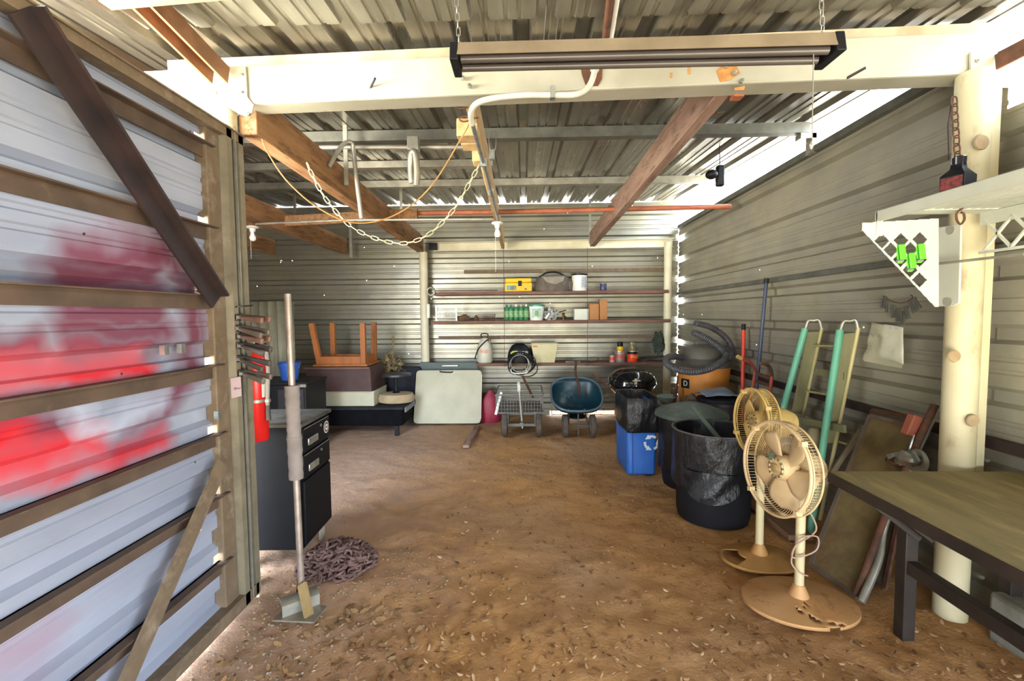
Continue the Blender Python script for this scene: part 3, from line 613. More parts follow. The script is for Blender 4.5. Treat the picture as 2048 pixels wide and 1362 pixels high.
# middle shelf
o = shelf_thing('wire_rack', 'white plastic wire rack standing open on the middle back shelf', 'rack', 894, Z2); c = o.location
mb = MB(); w, d, h = .145, .10, .16
for sx1 in (-w, w): mb.box(c.x+sx1-.012, c.x+sx1+.012, c.y-d-.006, c.y-d+.006, Z2, Z2+h+.07); 
for i in range(-6, 7): mb.tube([(c.x+i*w/6.5, c.y-d, Z2), (c.x+i*w/6.5, c.y-d, Z2+h*.75)], .0035, 5); mb.tube([(c.x+i*w/6.5, c.y+d, Z2), (c.x+i*w/6.5, c.y+d, Z2+h*.75)], .0035, 5)
for z in (.006, .05, .12):
    mb.tube([(c.x-w, c.y-d, Z2+z), (c.x+w, c.y-d, Z2+z), (c.x+w, c.y+d, Z2+z), (c.x-w, c.y+d, Z2+z)], .0045, 5, True)
mb.build('frame', M_white, o)
mb = MB(); mb.ball((sx_(927), YS+.1, Z2+.04), (.09, .06, .045), 16, jit=.5); mb.build('rag', mat('brown rag', '6a5236', '4b3a26', 12, .95, 0, .4), loc=(sx_(927), YS+.1, Z2), tagged=('crumpled brown rag on the middle shelf right of the white rack', 'rag'))
mb = MB(); mb.lathe([(.05, 0), (.04, .03), (.018, .075), (.012, .085)], (sx_(952), YS+.1, Z2), 14); mb.build('oil_can', mat('rusty oil can', '6a5434', '4b3c28', 12, .7, .3), tagged=('small rusty cone can on the middle shelf left of the wire basket', 'can'))
o = shelf_thing('wire_basket', 'low brown wire basket on the middle back shelf', 'basket', 973, Z2); c = o.location; mb = MB()
for i in range(9):
    x = c.x-.105+.21*i/8; xt = c.x-.12+.24*i/8
    mb.tube([(xt, c.y-.08, Z2+.09), (x, c.y-.07, Z2+.004), (x, c.y+.07, Z2+.004), (xt, c.y+.08, Z2+.09)], .003, 5)
for z, w, d in ((.004, .105, .07), (.03, .11, .073), (.06, .115, .077), (.09, .125, .082)): mb.tube([(c.x-w, c.y-d, Z2+z), (c.x+w, c.y-d, Z2+z), (c.x+w, c.y+d, Z2+z), (c.x-w, c.y+d, Z2+z)], .0035, 5, True)
mb.build('wire_frame', M_rust, o)
M_gb = mat('green gas bottle', '2f7a4e', '27683f', 5, .35); M_glab = mat('bottle label', '8fae7c', '5d8a5c', 30, .5)
g0 = shelf_thing('gas_bottle', 'green gas bottle at the left end of the bottle row', 'bottle', 1013, Z2, .08, 'green gas bottles on the middle shelf'); c = g0.location
mb = MB(); mb.lathe([(.033, 0), (.037, .008), (.037, .165), (.03, .19), (.014, .2)], c, 20); mb.build('body', M_gb, g0)
mb = MB(); mb.lathe([(.0375, .05), (.0375, .14)], c, 20, cap=False); mb.build('label', M_glab, g0)
mb = MB(); mb.lathe([(.015, .198), (.016, .23), (.012, .232)], c, 14); mb.build('cap', M_gb, g0)
for i, (px, lab) in enumerate(((1022, 'second green gas bottle from the left of the bottle row'), (1032, 'green gas bottle with a white cap in the middle of the row'), (1042, 'fourth green gas bottle, with a yellowish cap, in the row'), (1052, 'green gas bottle with a pale cap beside the white tub'))):
    g = copy_tree(g0); g.location.x = sx_(px); g['label'] = lab
    if i > 0:
        for ch in g.children:
            if ch.name.startswith('cap'):
                ch.data = ch.data.copy(); ch.data.materials[0] = [M_white, mat('yellowish cap', 'b9b878', 'a8a76a', 5, .5), M_white][i-1]
o = shelf_thing('tub', 'white pail with a green lid and a printed plant on the middle shelf', 'pail', 1073, Z2, .1); c = o.location
bucket(o, c, .095, .112, .205, M_white); mb = MB(); mb.lathe([(.116, .2), (.118, .224), (.1, .228)], c, 28); mb.build('lid', mat('teal lid', '2f9a78', '28886a', 5, .4), o)
def front_label(name, c, r, a0, a1, z0, z1, m, o, n=8):
    mb = MB(); A = [R(a0+(a1-a0)*i/n) for i in range(n+1)]
    mb.add([(c.x+r*cos(a), c.y+r*sin(a), c.z+z) for z in (z0, z1) for a in A], [(i, i+1, n+2+i, n+1+i) for i in range(n)]); return mb.build(name, m, o)
front_label('label', c, .1115, -125, -60, .04, .17, mat('tub label', 'b8cfc4', '7fa8a0', 25, .5), o)
front_label('printed_leaf', c, .1125, -105, -78, .06, .14, mat('printed leaf', '7f9a3c', '5f8a4c', 40, .5), o)
mb = MB(); mb.ball((sx_(1101), YS+.1, Z2+.075), (.10, .07, .08), 20, jit=.9); mb.build('plastic_bag', mat('grey plastic bag', 'a6a7a2', '7f817c', 14, .25, 0, .6), tagged=('crumpled grey plastic bag on the middle shelf right of the white pail', 'bag'))
mb = MB(); mb.tube([(sx_(1090), YS-.0, Z2+.02), (sx_(1098), YS+.02, Z2+.10)], .016, 10); mb.build('caulk_tube', M_white, tagged=('white tube leaning out at the shelf edge beside the grey bag', 'tube'))
o = shelf_thing('brass_valve', 'brass hose valve standing on the middle shelf left of the white box', 'valve', 1127, Z2); c = o.location
M_brass = mat('dark brass', '7a623c', '5a4a30', 14, .45, .7)
mb = MB(); mb.lathe([(.03, 0), (.03, .02), (.018, .03), (.018, .08), (.026, .09), (.01, .11)], c, 14); mb.build('body', M_brass, o); mb = MB(); mb.tube([c+V((-.06, -.01, .115)), c+V((.04, -.01, .145))], .009, 8); mb.build('handle', M_rust, o); mb = MB(); mb.tube([c+V((0, 0, .06)), c+V((.03, -.05, .04))], .014, 10); mb.build('spout', M_brass, o)
o = shelf_thing('box', 'white cardboard box on the middle shelf left of the brown boxes', 'box', 1162, Z2); c = o.location
mb = MB(); mb.box(c.x-.10, c.x+.10, c.y-.08, c.y+.08, Z2, Z2+.155); mb.build('body', mat('white card', 'cfd0c4', 'c2c3b6', 5, .8), o, bevel=.003); mb = MB(); mb.box(c.x-.102, c.x+.102, c.y-.082, c.y+.082, Z2+.13, Z2+.158); mb.build('lid', mat('white card', 'cfd0c4'), o, bevel=.003)
M_card = mat('brown card', 'a9764a', '9a6a40', 6, .85)
for px, w, h, dy, lab in ((1187, .14, .225, .1, 'shorter brown cardboard box beside the white box'), (1206, .11, .285, .12, 'taller brown cardboard box with a slanted streak of sun')):
    o = shelf_thing('box', lab, 'box', px, Z2, dy, 'brown cardboard boxes'); c = o.location
    mb = MB(); mb.box(c.x-w/2, c.x+w/2, c.y-.06, c.y+.06, Z2, Z2+h); mb.build('body', M_card, o, bevel=.003); mb = MB(); mb.box(c.x-w/2+.002, c.x+w/2-.002, c.y-.061, c.y+.0, Z2+h-.0, Z2+h+.003); mb.build('flap', M_card, o)

# lowest shelf
o = shelf_thing('sprayer_jug', 'milky plastic pump sprayer jug with red print left of the coiled hose', 'sprayer', 969, Z3, .04); c = o.location
M_milk = mat('milky plastic', 'c3c1ae', 'b2b09c', 5, .4)
mb = MB(); mb.lathe([(.085, 0), (.108, .02), (.115, .14), (.105, .24), (.07, .31), (.045, .335), (.05, .36)], c, 24); mb.build('tank', M_milk, o)
front_label('red_print', c, .1155, -125, -55, .15, .205, mat('faded red print', 'c4826e', 'c0b29c', 60, .5), o)
mb = MB(); mb.tube(catmull([c+V((-.04, 0, .36)), c+V((-.045, 0, .42)), c+V((.045, 0, .42)), c+V((.04, 0, .36))], 5), .009, 8); mb.build('handle', M_black, o)
mb = MB(); mb.tube(catmull([c+V((.05, -.03, .34)), c+V((.0, -.09, .3)), c+V((-.09, -.09, .2)), c+V((-.14, -.05, .06))], 6), .008, 8); mb.build('hose', M_black, o)
mb = MB(); mb.lathe([(.02, 0), (.018, .03), (.01, .035)], c+V((.075, -.02, .315)), 12); mb.build('cap', M_brass, o)
o = shelf_thing('pressure_washer_cleaner', 'black round surface cleaner with green mark wrapped in coiled hoses', 'surface cleaner', 1038, Z3, .02); c = o.location
mb = MB(); mb.lathe([(.16, 0), (.17, .02), (.17, .1), (.15, .18), (.11, .25), (.05, .285)], c, 28, 1, .55); mb.build('housing', M_black, o, sharp=50)
mb = MB(); q = c+V((-.075, -.096, .155)); mb.prism([q+V(p) for p in ((-.05, 0, .0), (-.02, 0, .025), (.045, 0, .028), (.05, 0, .0), (.02, 0, -.025), (-.045, 0, -.025))], (0, .006, 0)); mb.build('green_mark', mat('lime mark', 'b9c22e', 'aab424', 5, .5), o)
text('lettering', 'RYOBI', .056, M_white, o, frame(c+V((.045, -.0965, .155)), (1, 0, 0), (0, -1, 0)))
mb = MB()
for i in range(6):
    rx_, rz_ = .15+.012*i, .13+.012*(i % 3); cc = c+V((-.01+.012*i, -.115-.006*i, .035-.012*i)); tl = .25*sin(i*2.1)
    mb.tube([cc+V((rx_*cos(a)*cos(tl)-rz_*sin(a)*sin(tl)*.4, .01*sin(3*a+i), rz_*sin(a)*cos(tl)+rx_*cos(a)*sin(tl))) for a in [2*pi*j/28 for j in range(28)]], .0075, 6, True)
mb.build('black_hose_coil', M_black, o)
mb = MB()
for i in range(2):
    rx_, rz_ = .125+.02*i, .125+.02*i; cc = c+V((.005, -.16, .01-.03*i))
    mb.tube([cc+V((rx_*cos(a), .012*sin(2*a+i), rz_*sin(a))) for a in [2*pi*j/28 for j in range(28)]], .0055, 6, True)
mb.build('grey_cord_coil', M_galv, o)
mb = MB(); mb.lathe([(.09, 0), (.10, .05), (.095, .15), (.05, .17)], c+V((.10, .07, .03)), 18, 1, .7); mb.build('side_drum', M_black, o)
o = shelf_thing('storage_bin', 'beige tapered plastic bin on the lowest back shelf', 'bin', 1088, Z3, .12); c = o.location
mb = MB(); M_beige = mat('beige plastic', 'cfc59a', 'bfb58a', 4, .5)
mb.add([(c.x+s*w, c.y+t_*d, Z3+z) for z, w, d in ((0, .145, .10), (.27, .19, .125), (.27, .18, .115), (.01, .136, .09)) for s, t_ in ((-1, -1), (1, -1), (1, 1), (-1, 1))], [(3, 2, 1, 0)]+[(j*4+i, j*4+(i+1) % 4, j*4+4+(i+1) % 4, j*4+4+i) for j in range(3) for i in range(4)]+[(12, 13, 14, 15)])
mb.build('body', M_beige, o, bevel=.006)
mb = MB(); mb.tube([(c.x-.19, c.y-.125, Z3+.272), (c.x+.19, c.y-.125, Z3+.272), (c.x+.19, c.y+.125, Z3+.272), (c.x-.19, c.y+.125, Z3+.272)], .011, 6, True); mb.build('rim', M_beige, o)
mb = MB(); mb.box(c.x-.165, c.x-.10, c.y-.127, c.y-.12, Z3+.228, Z3+.25); mb.build('sticker', mat('orange sticker', 'c07a48', 'b06a3c', 20, .5), o)
mb = MB(); mb.box(sx_(1130), sx_(1160), YS+.02, YS+.12, Z3, Z3+.018); mb.build('paint_scraper', M_galv_d, tagged=('flat grey scraper lying on the lowest shelf behind the spreader handle', 'scraper'))
mb = MB(); mb.tube(catmull([(sx_(1178), YS+.03, Z3+.012), (sx_(1185), YS+.05, Z3+.02), (sx_(1192), YS+.02, Z3+.03), (sx_(1196), YS+.05, Z3+.055)], 6), .012, 8); mb.build('hose_nozzle', M_brass, tagged=('small brass hose nozzle lying on the lowest shelf', 'nozzle'))
def can(px, r, h, m1, label, lid=M_galv, bands=(), dy=.08, name='can'):
    o = shelf_thing(name, label, 'can', px, Z3, dy); c = o.location
    mb = MB(); mb.lathe([(r*.97, 0), (r, .004), (r, h-.004), (r*.97, h)], c, 24); mb.build('body', m1, o)
    mb = MB(); mb.lathe([(r*1.03, h-.008), (r*1.03, h+.002), (r*.85, h+.002), (r*.85, h-.004)], c, 24); mb.build('rim', lid, o)
    for z0, z1, m2 in bands: mb = MB(); mb.lathe([(r*1.01, z0), (r*1.01, z1)], c, 24, cap=False); mb.build('label_band', m2, o)
    return o
M_redc = mat('red can paint', 'd8402c', 'c93826', 5, .4)
can(1224, .038, .095, mat('faded red can', 'b8786c', 'c8a89c', 18, .5), 'small faded pink and red can at the left of the paint cans', bands=((.03, .07, M_redc),))
o2 = can(1240, .07, .16, mat('silver can', '9c918a', '87807a', 10, .4, .3), 'red and silver paint can under the yellow capped container', bands=((.055, .115, mat('dull red label', 'b8564c', '9c4a44', 12, .5)),))
o3 = can(1265, .075, .16, mat('bright red orange can', 'e2471f', 'd23c18', 5, .4), 'bright red orange can with a black band and yellow lettering', bands=((.115, .153, M_black),))
c = o3.location; text('lettering', '1762', .045, mat('yellow print', 'f0b840', 'e8b038', 5, .5), o3, frame(c+V((0, -.0775, .075)), (1, 0, 0), (0, -1, 0)))
o = T('bottle', 'yellow and black squeeze container standing on the red and silver can', 'bottle', (sx_(1240), YS+.08, Z3+.162)); c = o.location
mb = MB(); mb.lathe([(.045, 0), (.047, .005), (.047, .06), (.04, .065)], c, 18); mb.build('body', M_yel, o); mb = MB(); mb.lathe([(.04, .065), (.04, .125), (.035, .13)], c, 18); mb.build('top', M_black, o)
o = T('jar', 'clear yellowish glass jar standing on the bright red orange can', 'jar', (sx_(1264), YS+.08, Z3+.162)); c = o.location
mb = MB(); mb.lathe([(.04, 0), (.045, .006), (.045, .085), (.038, .1), (.038, .12), (.035, .12), (.035, .1), (.042, .085), (.042, .008)], c, 20); mb.build('glass', mat('yellowish glass', 'd8d2a0', 'ccc690', 5, .08, trans=.8), o)
mb = MB(); p = (sx_(1305), YS+.1, Z3); mb.bar((sx_(1282), YS+.06, Z3+.02), (sx_(1335), YS+.12, Z3+.09), .10, .02, h2=.012); mb.box(sx_(1282), sx_(1325), YS+.03, YS+.14, Z3, Z3+.016); mb.build('hand_saw', mat('dark brown tool', '4a3b38', '3a2e2c', 9, .7), tagged=('dark flat hand tool sticking up beside the red orange can', 'tool'))
# ================================================================ floor things along the back
def cyl_between(mb, a, b, r, n=12): mb.tube([a, b], r, n)
M_rubber = mat('dusty tyre', '5c5148', '463d36', 10, .9, 0, .2); M_hub = mat('dusty hub', '8a7d6c', '74695b', 8, .6, .2)
def wheel(o, c, r, w, ax=(1, 0, 0), name='wheel', m1=None):
    mb = MB(); ax = V(ax).normalized(); mw = frame(c, ax.orthogonal(), ax)
    mb.m = mw; mb.lathe([(r*.5, -w*.35), (r*.82, -w/2), (r*.97, -w*.38), (r, 0), (r*.97, w*.38), (r*.82, w/2), (r*.5, w*.35)], (0, 0, 0), 24)
    q = mb.build(name, m1 or M_rubber, o)
    mb = MB(); mb.m = mw; mb.lathe([(r*.16, -w*.55), (r*.48, -w*.4), (r*.48, w*.4), (r*.16, w*.55)], (0, 0, 0), 16); mb.build('hub', M_hub, q)
    return q
# folding table, leaning back
tb = T('folding_table', 'beige folding table folded in half leaning on the back wall', 'folding table', PZ(893, 849, .02))
a, b2_, c2, d2 = PY(827, 848, 6.2), PY(961, 850, 6.2), PY(964, 743, 6.42), PY(833, 741, 6.42)
a.z = b2_.z = .015
M_tab = mat('beige table plastic', 'b5b198', 'a5a188', 3, .5, 0, .05); up = (d2-a).normalized(); rt = (b2_-a).normalized(); nm = rt.cross(up).normalized()
def rounded(a, rt, up, w, h, r, n=5):
    out = []
    for cx, cy, a0 in ((w-r, h-r, 0), (r, h-r, 90), (r, r, 180), (w-r, r, 270)):
        for i in range(n+1): t_ = R(a0+90*i/n); out.append(a+rt*(cx+r*cos(t_))+up*(cy+r*sin(t_)))
    return out
w, h = (b2_-a).length, (d2-a).length
mb = MB(); mb.prism(rounded(a, rt, up, w, h, .05), -nm*.035); mb.build('table_half', M_tab, tb, bevel=.006)
mb = MB(); mb.prism(rounded(a-nm*.045, rt, up, w, h, .05), -nm*.03); mb.build('table_half', M_tab, tb, bevel=.006)
mb = MB(); mb.prism(rounded(a+nm*.0+rt*.0, rt, up, w, h, .05), nm*.004); mb.build('table_skin', M_tab, tb)
q = a+rt*(w*.46)+up*h; mb = MB(); mb.tube(catmull([q-rt*.09+up*.004-nm*.02, q-rt*.075+up*.012+nm*.012-up*.035, q+rt*.075+nm*.012-up*.03, q+rt*.09+up*.004-nm*.02], 5), .009, 8); mb.build('carry_handle', M_black, tb)
mb = MB(); e = rt*w+up*.1; mb.bar(a+rt*(w+.0)+up*.06-nm*.02, a+rt*w+up*(h-.06)-nm*.02, .012, .04, nm); mb.build('edge_strip', M_white, tb)
# green folding panel behind
gp = T('folding_table', 'dark green folded table standing behind the beige folding table', 'folding table', (PY(898, 800, 6.58).x, 6.58, 0))
a2 = PY(838, 740, 6.6); b3 = PY(956, 740, 6.6); mb = MB(); top = PY(898, 727, 6.6).z
mb.prism(rounded(V((a2.x, 6.56, .02)), V((1, 0, 0)), V((0, .05, 1)).normalized(), b3.x-a2.x, top, .03), (0, .05, 0)); mb.build('table_half', mat('dark green plastic', '3f4f48', '36453f', 6, .5), gp, bevel=.005)
mb = MB(); mb.box(a2.x+.35, a2.x+.58, 6.545, 6.60, top-.035, top-.018); mb.build('scuff_strip', M_galv, gp)
# red bag
mb = MB(); p = PZ(978, 850, 0); mb.lathe([(.13, 0), (.16, .05), (.155, .2), (.12, .33), (.05, .42), (.03, .46)], (p.x, 6.42, -.02), 22, 1, .6, rf=lambda a, z: 1+.12*NZ.noise(V((cos(a)*2, sin(a)*2, z*7)))); mb.build('red_bag', mat('red nylon', 'a32a44', '862238', 9, .5, 0, .4), tagged=('slumped red nylon bag between the beige table and the wire cart', 'bag'))
# wire garden cart
ct = T('garden_cart', 'grey wire mesh garden cart with an upright pull handle', 'cart', PZ(1045, 878, 0)); M_wire = mat('grey cart wire', '8f8c88', '74716c', 10, .5, .5)
c = ct.location; cx, cy = c.x, c.y+.15; zb, zt = .30, .52; x0, x1, y0, y1 = cx-.33, cx+.26, cy-.05, cy+.72
mb = MB(); mb.box(x0, x1, y0, y1, zb-.012, zb); mb.build('bed', M_galv_d, ct)
for nm_, P_ in (('front_mesh', ((x0, y0), (x1, y0))), ('side_mesh', ((x0, y0), (x0, y1))), ('side_mesh', ((x1, y0), (x1, y1))), ('back_mesh', ((x0, y1), (x1, y1)))):
    mb = MB(); A, B = V((*P_[0], 0)), V((*P_[1], 0)); dd = B-A; n_ = int(dd.length/.035); 
    for i in range(n_+1): q = A+dd*i/n_; mb.tube([q+V((0, 0, zb)), q+V((0, 0, zt))], .0022, 4)
    for i in range(6): z = zb+(zt-zb)*i/5; mb.tube([A+V((0, 0, z)), B+V((0, 0, z))], .0028 if i < 5 else .009, 5)
    mb.tube([A+V((0, 0, zb)), B+V((0, 0, zb))], .009, 6); mb.build(nm_, M_wire, ct)
mb = MB(); mb.bar(V((x0+.0, y0-.01, zb-.02)), V((x0+.07, y0+.05, zt+.03)), .03, .008, (0, 1, 0)); mb.build('corner_rail', M_white, ct)
for wx in (-.22, .20):
    for wy in (0, .62): wheel(ct, (cx+wx, cy-.02+wy, .145), .15, .075)
mb = MB(); mb.box(cx-.2, cx+.18, cy-.045, cy-.005, .13, .165); mb.box(cx-.03, cx+.01, cy-.2, cy+.6, .17, .21); mb.box(cx-.2, cx-.17, cy-.03, cy+.0, .15, .29); mb.box(cx+.15, cx+.18, cy-.03, cy, .15, .29); mb.build('axle_frame', M_galv_d, ct)
ha = V((cx, cy-.1, .12)); hb = PY(1037, 763, cy-.1); hc = PY(1036, 742, cy-.1)
mb = MB(); mb.tube([ha, hb], .014, 10); mb.build('pull_rod', M_galv, ct)
mb = MB(); d_ = (hb-PY(1039, 790, cy-.1)); mb.bar(PY(1038, 783, cy-.12), hb, .034, .012, (0, 1, 0)); mb.build('handle_socket', M_galv, ct)
cc = PY(1038, 741, cy-.1); mb = MB(); mb.tube([cc+V((.098*math.copysign(abs(cos(t_))**.6, cos(t_)), 0, .036*math.copysign(abs(sin(t_))**.8, sin(t_)))) for t_ in [2*pi*i/24 for i in range(24)]], .0085, 8, True); mb.build('grip_loop', M_bolt, ct)
mb = MB(); mb.bar(PY(1045, 752, cy+.3), PY(1066, 795, cy+.5), .03, .014, (0, 1, 0)); mb.build('wooden_staff', M_rust, tagged=('dark wooden tool handle leaning behind the cart pull rod', 'tool handle'))
# broadcast spreader
sp_ = T('seed_spreader', 'dark teal hopper seed spreader on two wheels before the back wall', 'spreader', PZ(1163, 880, 0)); c = sp_.location; cx, cy = PZ(1160, 880, 0).x, c.y+.16
M_teal = mat('dusty teal hopper', '123a46', '0e2e38', 4, .35, 0, .05, dirt='5f7478', dirt_amt=.36, dirt_scale=5); M_teal2 = mat('dark hopper outside', '2a3238', '23292e', 6, .45)
mb = MB(); nu, nv = 24, 10; W2, D2, zt, zb = .325, .30, .66, .27; vs = []
for j in range(nv+1):
    t_ = j/nv
    for i in range(nu):
        a = 2*pi*i/nu; ca, sa = cos(a), sin(a)
        ex = math.copysign(abs(ca)**.7, ca); ey = math.copysign(abs(sa)**.7, sa)
        rr = sin(t_*pi/2)**.75
        zrim = zt-.165+.165*math.copysign(abs(sa)**.8, sa)
        z = zb+(zrim-zb)*(1-cos(t_*pi/2)**1.0) if t_ > 0 else zb
        vs.append((cx+ex*W2*max(rr, .02), cy+.22+ey*D2*max(rr, .02), z))
fs = [(j*nu+i, j*nu+(i+1) % nu, (j+1)*nu+(i+1) % nu, (j+1)*nu+i) for j in range(nv) for i in range(nu)]+[tuple(range(nu))]
mb.add(vs, fs); rim = [V(v) for v in vs[-nu:]]; mb.build('hopper', M_teal, sp_, solid=.008, sharp=60)
mb = MB(); mb.tube(rim, .014, 8, True); mb.build('hopper_rim', mat('blue grey rim', '5c6c78', '4d5c68', 6, .4), sp_)
mb = MB(); mb.lathe([(.06, .02), (.13, .04), (.13, .055), (.06, .1)], (cx, cy+.2, .16), 18); mb.build('spinner', M_black, sp_)
wheel(sp_, (cx-.165, cy-.0, .135), .14, .07); wheel(sp_, (cx+.175, cy-.0, .135), .14, .07)
mb = MB(); mb.tube([(cx-.18, cy, .135), (cx+.19, cy, .135)], .012, 8); mb.tube([(cx-.12, cy, .13), (cx-.1, cy+.2, .3)], .012, 8); mb.tube([(cx+.12, cy, .13), (cx+.1, cy+.2, .3)], .012, 8); mb.tube([(cx, cy+.0, .02), (cx, cy+.02, .3)], .008, 8); mb.build('axle_frame', M_galv_d, sp_)
mb = MB(); mb.tube(catmull([PY(1158, 790, cy+.3), PY(1157, 768, cy+.4), PY(1151, 748, cy+.55), PY(1152, 722, cy+.7)], 5), .017, 8); mb.build('push_handle', M_rust, sp_)
# diagonal wire lattice and light gap behind
lt = T('wire_lattice', 'wire lattice panel with diagonal bars standing behind the spreader', 'lattice panel', (.9, 6.72, 0)); mb = MB()
for i in range(-2, 10):
    x = .42+i*.1
    for s_ in (1,): 
        lo, hi = V((x, 6.72, .02)), V((x+s_*.3, 6.74, .36))
        if lo.x > .36 and hi.x < 1.42: mb.tube([lo, hi], .005, 5)
mb.tube([(.4, 6.72, .36), (1.4, 6.74, .36)], .007, 6); mb.tube([(.4, 6.72, .02), (1.4, 6.72, .02)], .007, 6); mb.tube([(.4, 6.72, .02), (.4, 6.73, .36)], .007, 6); mb.tube([(1.4, 6.72, .02), (1.4, 6.73, .36)], .007, 6)
mb.build('bars', M_galv, lt)
# kettle grill
gr = T('kettle_grill', 'black kettle grill with a domed lid on thin grey legs', 'grill', (PY(1263, 760, 5.95).x, 5.95, 0)); c = gr.location; M_enam = mat('black enamel', '121317', '17181c', 4, .12, coat=.5)
zr = PY(1263, 766, 5.95).z; mb = MB(); mb.lathe([(.315, zr), (.31, zr+.05), (.27, zr+.12), (.19, zr+.175), (.09, zr+.2), (.01, zr+.205)], (c.x, c.y, 0), 36); mb.build('lid', M_enam, gr)
mb = MB(); mb.lathe([(.02, zr-.2), (.1, zr-.19), (.2, zr-.15), (.28, zr-.07), (.31, zr-.008), (.325, zr-.004), (.325, zr+.002)], (c.x, c.y, 0), 36); mb.build('bowl', M_enam, gr)
mb = MB(); mb.tube(catmull([(c.x-.05, c.y-.3, zr+.075), (c.x-.05, c.y-.335, zr+.075), (c.x+.03, c.y-.335, zr+.075), (c.x+.03, c.y-.3, zr+.075)], 4), .01, 8); mb.build('lid_handle', M_galv, gr)
mb = MB(); mb.box(c.x-.035, c.x-.005, c.y-.322, c.y-.3, zr+.03, zr+.1); mb.build('vent_tag', mat('cream tag', 'd8cf9c', 'c8bf8c', 4, .5), gr)
for an, nm_ in ((235, 'leg'), (305, 'leg'), (90, 'leg')):
    mb = MB(); a = R(an); mb.tube([(c.x+.2*cos(a), c.y+.2*sin(a), zr-.1), (c.x+.36*cos(a), c.y+.36*sin(a), -.02)], .012, 8); mb.build('leg', M_galv, gr)
mb = MB(); mb.tube([(c.x+.31*cos(R(235)), c.y+.31*sin(R(235)), .16), (c.x+.31*cos(R(305)), c.y+.31*sin(R(305)), .16), (c.x, c.y+.31, .16)], .006, 6, True); mb.build('leg_brace', M_galv, gr)
mb = MB(); mb.tube([PY(1184, 748, 5.9), PY(1234, 783, 5.75)], .012, 8); mb.build('iron_rod', M_rust, tagged=('dark rod lying against the left side of the black grill', 'rod'))

# ================================================================ back left
pl = T('daybed', 'long black low platform bed base on dark legs at the back left', 'bed base', (-2.1, 5.9, 0)); M_blk_f = mat('black fabric', '121216', '0c0c10', 9, .9, 0, .2, spec=.1)
xa, xb = PY(600, 830, 5.75).x, PY(806, 825, 5.75).x
mb = MB(); mb.box(xa, xb, 5.72, 6.45, .10, .31); mb.build('base', M_blk_f, pl, bevel=.02)
mb = MB(); mb.box(xa, xb+.02, 5.68, 6.48, .31, .345); mb.build('top', mat('grey black top', '2c2d31', '1f2024', 9, .8, spec=.2), pl, bevel=.012)
for x, y in ((xb-.08, 5.74), (xa+.1, 5.74), (xb-.06, 6.4), (xa+.1, 6.4)): mb = MB(); mb.box(x-.025, x+.025, y-.025, y+.025, -.03, .1); mb.build('leg', M_black, pl)
mb = MB(); q = PY(812, 820, 6.0); mb.bar(V((xb+.03, 5.75, .30)), V((xb+.03, 6.42, .30)), .02, .06); mb.build('side_rail', mat('blue grey rail', '6f7680', '5d646e', 6, .5), pl)
wb = T('storage_box', 'long white box on the black bed base under the brown box', 'box', (PY(697, 810, 5.8).x, 6.0, .345)); za = .345
xa2, xb2 = PY(627, 800, 5.78).x, PY(748, 800, 5.78).x
mb = MB(); mb.box(xa2, xb2, 5.78, 6.32, za, za+.18); mb.build('body', mat('cream white box', 'c2c0a8', 'b0ae96', 3, .6), wb, bevel=.006); mb = MB(); mb.box(xa2-.006, xb2+.006, 5.774, 6.326, za+.172, za+.195); mb.build('lid', mat('cream white box', 'c2c0a8'), wb, bevel=.005)
bx = T('brown_box', 'large dark reddish brown box holding the upside down wooden stool', 'box', (PY(680, 760, 5.8).x, 6.02, za+.197)); z = za+.197
xa3, xb3 = PY(604, 770, 5.72).x, PY(742, 770, 5.72).x
mb = MB(); mb.add([(x, y, zz) for zz, e in ((z, 0), (z+.315, -.02)) for x, y in ((xa3+.02-e, 5.74-e), (xb3+e, 5.74-e), (xb3+e, 6.3+e), (xa3+.02-e, 6.3+e))], [(3, 2, 1, 0), (4, 5, 6, 7), (0, 1, 5, 4), (1, 2, 6, 5), (2, 3, 7, 6), (3, 0, 4, 7)]); mb.build('body', mat('reddish brown box', '4f3836', '43302e', 5, .7), bx, bevel=.008)
mb = MB(); mb.box(xa3+.03, xb3-.02, 5.725, 5.742, z+.29, z+.315); mb.build('front_lip', mat('box lip', '6a4c44', '5c423c', 5, .6), bx)
z = z+.32
ws = T('wooden_stool', 'orange brown wooden stool standing upside down on the brown box', 'stool', (PY(686, 740, 5.85).x, 6.0, z)); M_stool = mat('orange brown wood', 'a8642c', '8f5222', 5, .55, 0, .05, stretch=(2, 2, .5))
xa4, xb4 = PY(632, 725, 5.8).x, PY(731, 725, 5.8).x; yb = 6.25
mb = MB(); mb.box(xa4-.03, xb4+.03, 5.77, yb+.03, z, z+.03); mb.build('seat', M_stool, ws, bevel=.005)
for P_, nm_ in (((xa4, xb4, 5.80, 5.83), 'apron'), ((xa4, xb4, yb-.03, yb), 'apron'), ((xa4, xa4+.025, 5.80, yb), 'apron'), ((xb4-.025, xb4, 5.80, yb), 'apron')):
    mb = MB(); mb.box(*P_, z+.03, z+.125); mb.build(nm_, M_stool, ws)
for x, y, lean in ((xa4+.02, 5.82, -.09), (xb4-.05, 5.82, .0), (xa4+.03, yb-.02, 0), (xb4-.05, yb-.02, .01)):
    mb = MB(); mb.bar(V((x+.02, y, z+.03)), V((x+.02+lean, y, z+.56)), .065, .06, (0, 1, 0)); mb.build('leg', M_stool, ws, bevel=.004)
